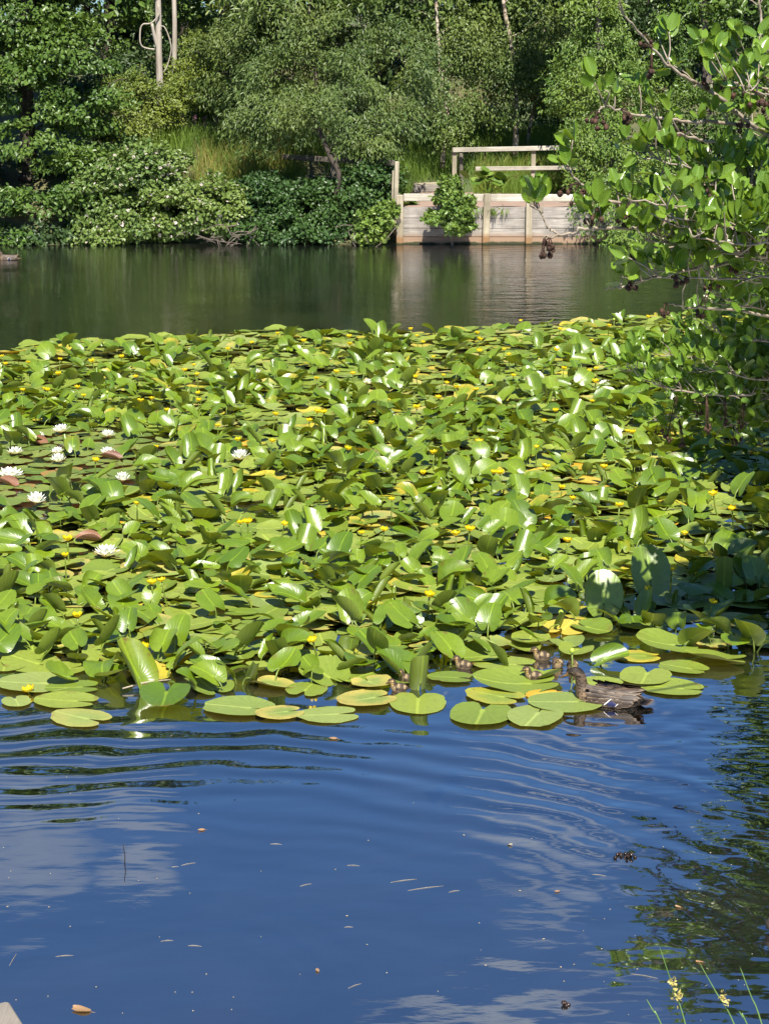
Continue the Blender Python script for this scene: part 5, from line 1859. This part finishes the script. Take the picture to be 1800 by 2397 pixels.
floatleaf(212, 2370, .075, 1.3, 'deadleaf', 'brown fallen leaf floating near the bottom left')
floatleaf(480, 1944, .035, 1.9, 'deadleaf', 'small yellow brown leaf floating in the upper open water')
floatleaf(790, 1731, .045, 1.5, 'deadleaf', 'pinkish fallen leaf just off the front edge of the lily bed')
floatleaf(1198, 1982, .03, .6, 'straw', 'small pale leaf floating in the middle right water')
floatleaf(1646, 2255, .03, 1.3, 'deadleaf', 'small tan leaf near the rushes')
floatleaf(745, 2278, .025, .3, 'deadleaf', 'small orange leaf low in the middle of the water')
floatleaf(1310, 2088, .025, 2.0, 'deadleaf', 'pale round leaf below the whitish sliver')
floatleaf(1595, 2127, .028, 1.2, 'deadleaf', 'small tan leaf under the dark reflections at the right')
mb = MB()
for q in range(75):
    px_ = r.uniform(0, 1800)
    py_ = 1780 + 600 * r.random() ** .8
    c = ground(px_, py_)
    s = r.uniform(.0015, .004)
    a = np.linspace(0, 2 * PI, 7, endpoint=False)
    ell = np.stack([np.cos(a) * s * r.uniform(.8, 1.8), np.sin(a) * s, np.full(7, .0015)], 1)
    mb.add(np.concatenate([rzm(ell, r.uniform(0, 3)) + np.array([c[0], c[1], 0]), [(c[0], c[1], .0035)]]), np.array([[q2, (q2 + 1) % 7, 7] for q2 in range(7)]))
tag(link('floating_specks', build('floating_specks', *mb.get(), M['straw'])), 'tiny pale specks drifting on the open water', 'specks', kind='stuff')
# dark wet cones / husks
for (px_, py_, n, lab, sp) in ((1467, 2010, 11, 'pair of dark wet cone clumps floating right of centre', .02), (1320, 2356, 6, 'small dark wet clump floating at the bottom right of centre', .012), (1450, 2005, 5, 'dark shiny husk left of the floating cone clumps', .008)):
    c = ground(px_, py_)
    mb = MB()
    rr = np.random.default_rng(int(px_))
    for q in range(n):
        V, F = cone(rr)
        mb.add(rx(rzm(V * rr.uniform(.8, 1.1), rr.uniform(0, 6)), rr.uniform(.8, 1.9)) + c + rr.normal(size=3) * np.array([sp, sp * .7, .003]) + np.array([0, 0, .010]), F)
    o = link('floating_cones', build('floating_cones', *mb.get(), M['husk']))
    tag(o, lab, 'cones', 'cones floating on the water')
# upright twig
c = ground(292, 2022)
t = link('twig', build('twig', *tube([c + np.array([0, 0, -.05]), c, c + np.array([.002, 0, .04]), c + np.array([-.004, 0, .075]), at(290, 1975, c[1])], [.0028, .0026, .0022, .0018, .0008], 6, 14), M['husk']))
tag(t, 'thin dark twig standing upright out of the open water at the left', 'twig')
# end of a dark log at the right edge
c = ground(1822, 2182)
o = link('log', build('log', *tube([c + np.array([-.03, 0, .02]), c + np.array([-.022, 0, .025]), c + np.array([.06, .01, .024]), c + np.array([.15, .02, .03]), c + np.array([.28, .05, .02]), c + np.array([.6, .12, -.02])], [.022, .042, .05, .046, .05, .034], 12, 12), M['darkbark']))
tag(o, 'rounded end of a dark wet log poking in at the lower right edge', 'log')
# yellow dead reed lying across the front leaves, droppings on a pad
a, b = ground(287, 1620), ground(400, 1603)
o = link('reed', build('reed', *tube([a + np.array([0, 0, .02]), (a + b) / 2 + np.array([0, 0, .035]), b + np.array([0, 0, .03])], [.004, .006, .003], 5, 8), M['yellowpad'] if False else M['straw']))
tag(o, 'yellow dead reed lying across the base of the tall half rolled leaf', 'reed')

# ------------------------------------------------------------------ mallard and ducklings
def coat_mat(name, scale, dark, amt, fine=140):
    m, nt, out = newmat(name)
    a = NN(nt, 'Attribute', dict(attribute_name='coat')).outputs['Color']
    co = objco(nt, (1, 1.1, 1.4))
    v = NN(nt, 'TexVoronoi', None, Vector=co, Scale=scale)
    f = ramp(nt, v.outputs['Distance'], (.28, 1), (.62, 0))
    n = noise(nt, fine, 3, .6, co)
    col = mixc(nt, mth(nt, 'MULTIPLY', f, amt), a, dark)
    col = mixc(nt, ramp(nt, n, (.4, 0), (.7, .45)), col, mixc(nt, 1., col, (.5, .5, .5), 'MULTIPLY'))
    p = NN(nt, 'BsdfPrincipled', None, Base_Color=col, Roughness=.6)
    p.inputs['Specular IOR Level'].default_value = .3
    b = NN(nt, 'Bump', None, Strength=.5, Distance=.004, Height=mth(nt, 'ADD', n, f))
    nt.links.new(b.outputs[0], p.inputs['Normal'])
    nt.links.new(p.outputs[0], out.inputs[0])
    return m


def feather_mat():
    m, nt, out = newmat('duck_feather')
    uv = NN(nt, 'SeparateXYZ', None, Vector=NN(nt, 'TexCoord').outputs['UV'])
    u, v = uv.outputs[0], uv.outputs[1]
    au = mth(nt, 'ABSOLUTE', u)
    rnd = NN(nt, 'NewGeometry').outputs['Random Per Island']
    dark = mixc(nt, rnd, (.028, .018, .012), (.065, .042, .027))
    pale = mixc(nt, rnd, (.15, .10, .058), (.29, .205, .125))
    e = ramp(nt, mth(nt, 'MAXIMUM', au, mth(nt, 'MULTIPLY', v, .98)), (.74, 0), (.90, 1))
    shaft = ramp(nt, au, (.02, .2), (.08, 0))
    col = mixc(nt, mth(nt, 'MAXIMUM', e, shaft), dark, pale)
    p = NN(nt, 'BsdfPrincipled', None, Base_Color=col, Roughness=.55)
    nt.links.new(p.outputs[0], out.inputs[0])
    return m


M['coat'] = coat_mat('mallard_coat', 70, (.03, .02, .013), .8)
M['down'] = coat_mat('duckling_down', 160, (.03, .02, .014), .25, 300)
M['feather'] = feather_mat()
M['bill'] = plain('duck_bill', (.10, .065, .03), (.20, .12, .05), 60, .35, (1, 1, 1), .1, .5)
M['eye'] = plain('duck_eye', (.008, .006, .005), (.012, .01, .008), 10, .08, (1, 1, 1), 0, .6)
M['speculum'] = plain('wing_bar_blue', (.02, .022, .06), (.035, .04, .11), 40, .3)
M['whitebar'] = plain('wing_bar_white', (.62, .58, .52), (.78, .74, .68), 40, .6)


def loft(S, n, seg):
    """S rows: x, z, half width, half height; a closed body along a curved spine in the xz plane"""
    A = smooth_path(S, n)
    x, z, ry, rz = A.T
    tx, tz = np.gradient(x), np.gradient(z)
    l = np.hypot(tx, tz) + 1e-9
    tx, tz = tx / l, tz / l
    a = np.linspace(0, 2 * PI, seg, endpoint=False)
    V = []
    for q in range(n):
        up = np.array([-tz[q], 0, tx[q]])
        V.append(np.array([x[q], 0, z[q]]) + max(ry[q], 5e-4) * np.cos(a)[:, None] * np.array([0, 1., 0]) + max(rz[q], 5e-4) * np.sin(a)[:, None] * up)
    V = np.concatenate(V + [[(x[0], 0, z[0])], [(x[-1], 0, z[-1])]])
    i, j = np.meshgrid(np.arange(n - 1), np.arange(seg), indexing='ij')
    i, j = i.ravel(), j.ravel()
    k = (j + 1) % seg
    Q = np.stack([i * seg + j, (i + 1) * seg + j, (i + 1) * seg + k, i * seg + k], 1)
    j = np.arange(seg)
    k = (j + 1) % seg
    T = np.concatenate([np.stack([j, k, np.full(seg, n * seg)], 1), np.stack([(n - 1) * seg + k, (n - 1) * seg + j, np.full(seg, n * seg + 1)], 1)])
    return V, [Q, T]


def ball(c, R, seg=10, n=7):
    a = np.linspace(-PI / 2, PI / 2, n)
    return (lambda VF: (VF[0], VF[1]))(tube(np.stack([c[0] + 0 * a, c[1] + 0 * a, c[2] + R * np.sin(a)], 1), np.maximum(R * np.cos(a), R * .02), seg))


def feather(L, Wd, droop=.1, n=7):
    V, uv = [], []
    for q in range(n):
        t = q / (n - 1)
        w_ = Wd * (math.sin(PI * min(1, .16 + .80 * t)) ** .55) * (1 if q < n - 1 else .35)
        for u in (-1, -.5, 0, .5, 1):
            V.append((-t * L, u * w_, -droop * L * t * t - .25 * w_ * u * u))
            uv.append((u, t))
    i, j = np.meshgrid(np.arange(n - 1), np.arange(4), indexing='ij')
    i, j = i.ravel(), j.ravel()
    return np.array(V), np.stack([i * 5 + j, (i + 1) * 5 + j, (i + 1) * 5 + j + 1, i * 5 + j + 1], 1), np.array(uv)


def frame(VF, d, nrm, p):
    """place a feather (pointing -X, up +Z) so it points along d with face normal nrm"""
    V, F, uv = VF
    xx = -unit(np.asarray(d, float))
    zz = np.asarray(nrm, float)
    zz = unit(zz - xx * (zz @ xx))
    yy = np.cross(zz, xx)
    return V @ np.stack([xx, yy, zz]) + np.asarray(p, float), F, uv


DUCK = [(-.235, .030, .004, .003), (-.20, .033, .030, .014), (-.165, .036, .052, .032), (-.11, .030, .082, .062), (-.04, .022, .096, .083), (.03, .018, .094, .084), (.085, .022, .079, .074), (.122, .045, .056, .056),
        (.140, .080, .036, .036), (.146, .110, .0285, .031), (.152, .132, .027, .031), (.168, .150, .029, .030), (.190, .152, .0275, .0265), (.207, .143, .019, .018), (.222, .134, .013, .0105), (.240, .124, .0125, .0065), (.258, .115, .0115, .0045), (.264, .112, .005, .002)]


def duck(name, label, px_, py_, yaw, s=1.0, cat='duck', head_down=0.):
    c = ground(px_, py_)
    o = thing(name, label, cat, (c[0], c[1], 0), yaw)
    o.location[2] = -.010
    o.scale = (s, s, s)
    V, F = loft(DUCK, 74, 28)
    x, y, z = V.T
    coat = np.tile(np.array([.15, .098, .058]), (len(V), 1))
    def put(mask, rgb, k=1.0):
        coat[mask] = coat[mask] * (1 - k) + np.array(rgb) * k
    head = (x > .12) & (z > .085)
    put(z > .075, (.11, .073, .045))
    put((x < -.1) & (z < .03), (.30, .22, .15), .6)
    put((x > .0) & (x < .14) & (z < .06), (.24, .16, .095))
    put(head, (.125, .082, .05))
    put(head & (z > .150 + .0 * x) & (np.abs(y) < .022), (.030, .022, .016))
    put(head & (z > .162), (.030, .022, .016))
    put((x > .14) & (np.abs(z - (.146 + (x - .19) * .25)) < .0055) & (x < .212), (.028, .02, .015))
    put((x > .17) & (z < .139) & (z > .11) & (x < .21), (.26, .18, .11))
    put((x > .12) & (x < .155) & (z > .07) & (z < .12), (.085, .058, .038))
    bill = x > .2135
    put(bill, (.20, .11, .035))
    part('body', (V, F), M['coat'], o, world=False, col=coat)
    for sd in (-1, 1):
        part('eye', ball((.186, sd * .0262, .1515), .0042), M['eye'], o, world=False)
        # folded wing: rows of overlapping feathers
        fv, ff, fu, n = [], [], [], 0
        rr = np.random.default_rng(5)
        for row in range(5):
            for q in range(7):
                fx = .085 - .030 * q - .008 * (row % 2)
                hz = .030 + .017 * row
                yy = .096 * math.sqrt(max(.05, 1 - ((hz - .02) / .096) ** 2)) * (1 - max(0, fx - .03) * 2.2) + .006
                if hz > .10:
                    yy -= .004
                fx += rr.normal() * .004
                hz += rr.normal() * .003
                nrm = unit(np.array([.15, yy * sd, (hz - .022) * 1.0]))
                VV, FF, UU = frame(feather(.062 + .006 * q * (row > 1), .0135, .05), (-1, -sd * .04 * q * .4, -.06 - .03 * row + .02 * q), nrm, np.array([fx, sd * yy, hz]) + nrm * .003 * (1 + .4 * (6 - q)))
                fv.append(VV); ff.append(FF + n); fu.append(UU); n += len(VV)
        part('wing', (np.concatenate(fv), np.concatenate(ff)), M['feather'], o, world=False, uv=np.concatenate(fu))
        # long flight feathers crossing over the rump
        fv, ff, fu, n = [], [], [], 0
        for q in range(5):
            VV, FF, UU = frame(feather(.15 - .012 * q, .014, .02), (-1, -sd * (.20 + .02 * q), .10 - .05 * q), (0, sd * .5, .85), (-.065 + .004 * q, sd * (.062 + .007 * q), .098 - .010 * q))
            fv.append(VV); ff.append(FF + n); fu.append(UU); n += len(VV)
        part('flight_feathers', (np.concatenate(fv), np.concatenate(ff)), M['feather'], o, world=False, uv=np.concatenate(fu))
        VV, FF, UU = frame(feather(.05, .013, .03), (-1, 0, -.1), (0, sd, .25), (-.03, sd * .108, .038))
        part('wing_patch', (VV, FF), M['speculum'], o, world=False)
        VV, FF, UU = frame(feather(.058, .0030, .0), (-.62, 0, .6), (0, sd, .4), (-.012, sd * .1085, .026))
        part('wing_bar', (VV, FF), M['whitebar'], o, world=False)
        VV, FF, UU = frame(feather(.026, .0022, .0), (-.6, 0, .6), (0, sd, .25), (-.072, sd * .107, .024))
        part('wing_bar', (VV, FF), M['whitebar'], o, world=False)
    fv, ff, fu, n = [], [], [], 0
    for q in range(-4, 5):
        VV, FF, UU = frame(feather(.085 - .004 * abs(q), .011, .05), (-1, .11 * q, .02 - .03 * abs(q) * .3), (0, .1 * q, 1), (-.172, .007 * q, .046 - .0015 * abs(q)))
        fv.append(VV); ff.append(FF + n); fu.append(UU); n += len(VV)
    part('tail', (np.concatenate(fv), np.concatenate(ff)), M['feather'], o, world=False, uv=np.concatenate(fu))
    return o


duck('mallard', 'brown female mallard swimming at the edge of the lily pads, facing left', 1421, 1643, math.radians(180 - 22), 1.03)
duck('mallard', 'tiny distant duck on the dark water at the far left', 20, 607, math.radians(170), .95)

CHICK = [(-.052, .022, .003, .003), (-.046, .022, .014, .011), (-.034, .021, .026, .023), (-.012, .020, .0335, .031), (.010, .020, .031, .030), (.024, .026, .024, .025), (.031, .040, .0185, .019), (.035, .051, .0190, .0195), (.043, .058, .0188, .0185), (.053, .057, .0150, .0145),
         (.0595, .0525, .0085, .008), (.066, .049, .0062, .0042), (.073, .0465, .0058, .0028), (.0755, .0455, .002, .001)]


def duckling(label, px_, py_, yaw, s=1., pitch=0.):
    c = ground(px_, py_)
    o = thing('duckling', label, 'duckling', (c[0], c[1], 0), yaw, 'ducklings following the mallard')
    o.scale = (s, s, s)
    V, F = loft(CHICK, 60, 24)
    x, y, z = V.T
    rr = np.random.default_rng(int(px_))
    # fluffy outline
    V = V + rr.normal(size=V.shape) * .0006 * (x < .055)[:, None]
    coat = np.tile(np.array([.065, .043, .027]), (len(V), 1))
    def put(mask, rgb, k=1.0):
        coat[mask] = coat[mask] * (1 - k) + np.array(rgb) * k
    put((z < .012) & (x < .03), (.20, .145, .08))
    put((x > .018) & (z < .036), (.28, .20, .10))
    face = (x > .03) & (z > .036)
    put(face, (.42, .28, .11))
    put(face & (z > .0655 - .25 * (x - .043)), (.06, .04, .026))
    put((x > .026) & (x < .038) & (z > .04) & (np.abs(y) < .012), (.06, .04, .026))
    put(face & (np.abs(z - (.0565 + (x - .048) * -.12)) < .0022) & (x > .03) & (x < .06), (.045, .03, .02))
    put(face & (x < .034) & (np.abs(z - .05) < .003), (.045, .03, .02))
    for bx, bz, R in ((.002, .040, .0095), (-.034, .034, .0085)):
        put(((x - bx) ** 2 + (z - bz) ** 2 < R * R) & (np.abs(y) > .008), (.38, .28, .15), .85)
    put((np.abs(x + .004 - (z - .03) * .25) < .0042) & (z > .022) & (z < .042), (.36, .27, .14), .8)
    put(x > .0605, (.10, .07, .05))
    part('body', (V, F), M['down'], o, world=False, col=coat)
    for sd in (-1, 1):
        part('eye', ball((.0475, sd * .0172, .0575), .0026, 8, 6), M['eye'], o, world=False)
        VV = []
        a = np.linspace(0, 1, 7)
        Wv, Wf = tube(np.stack([.012 - .03 * a, sd * (.0325 + .001 * np.sin(PI * a)), .026 - .004 * a], 1), .0065 * np.sin(PI * (a * .9 + .06)) ** .7, 8)
        Wv[:, 1] = sd * (.0315 + (np.abs(Wv[:, 1]) - .0315) * .45)
        part('wing', (Wv, Wf), M['down'], o, world=False, col=np.tile(np.array([.09, .062, .04]), (len(Wv), 1)))
    return o


PIY = 180
for (px_, py_, yw, s, lab) in ((1085, 1565, 165, 1.0, 'lone duckling left of the others, on a flat pad behind open water'), (934, 1619, 176, .98, 'front duckling of the left pair beside the rolled leaf'), (953, 1597, 168, .98, 'rear duckling of the left pair, partly behind the front one'),
                               (1268, 1544, 178, 1.02, 'duckling in profile at the left of the trio by the pads'), (1304, 1562, 250, 1.0, 'middle duckling of the trio turning its bill towards the viewer'), (1340, 1566, 262, 1.0, 'rightmost duckling facing the viewer in open water'),
                               (1250, 1592, 174, 1.05, 'duckling just left of the beak of the mallard')):
    duckling(lab, px_, py_, math.radians(yw), s)
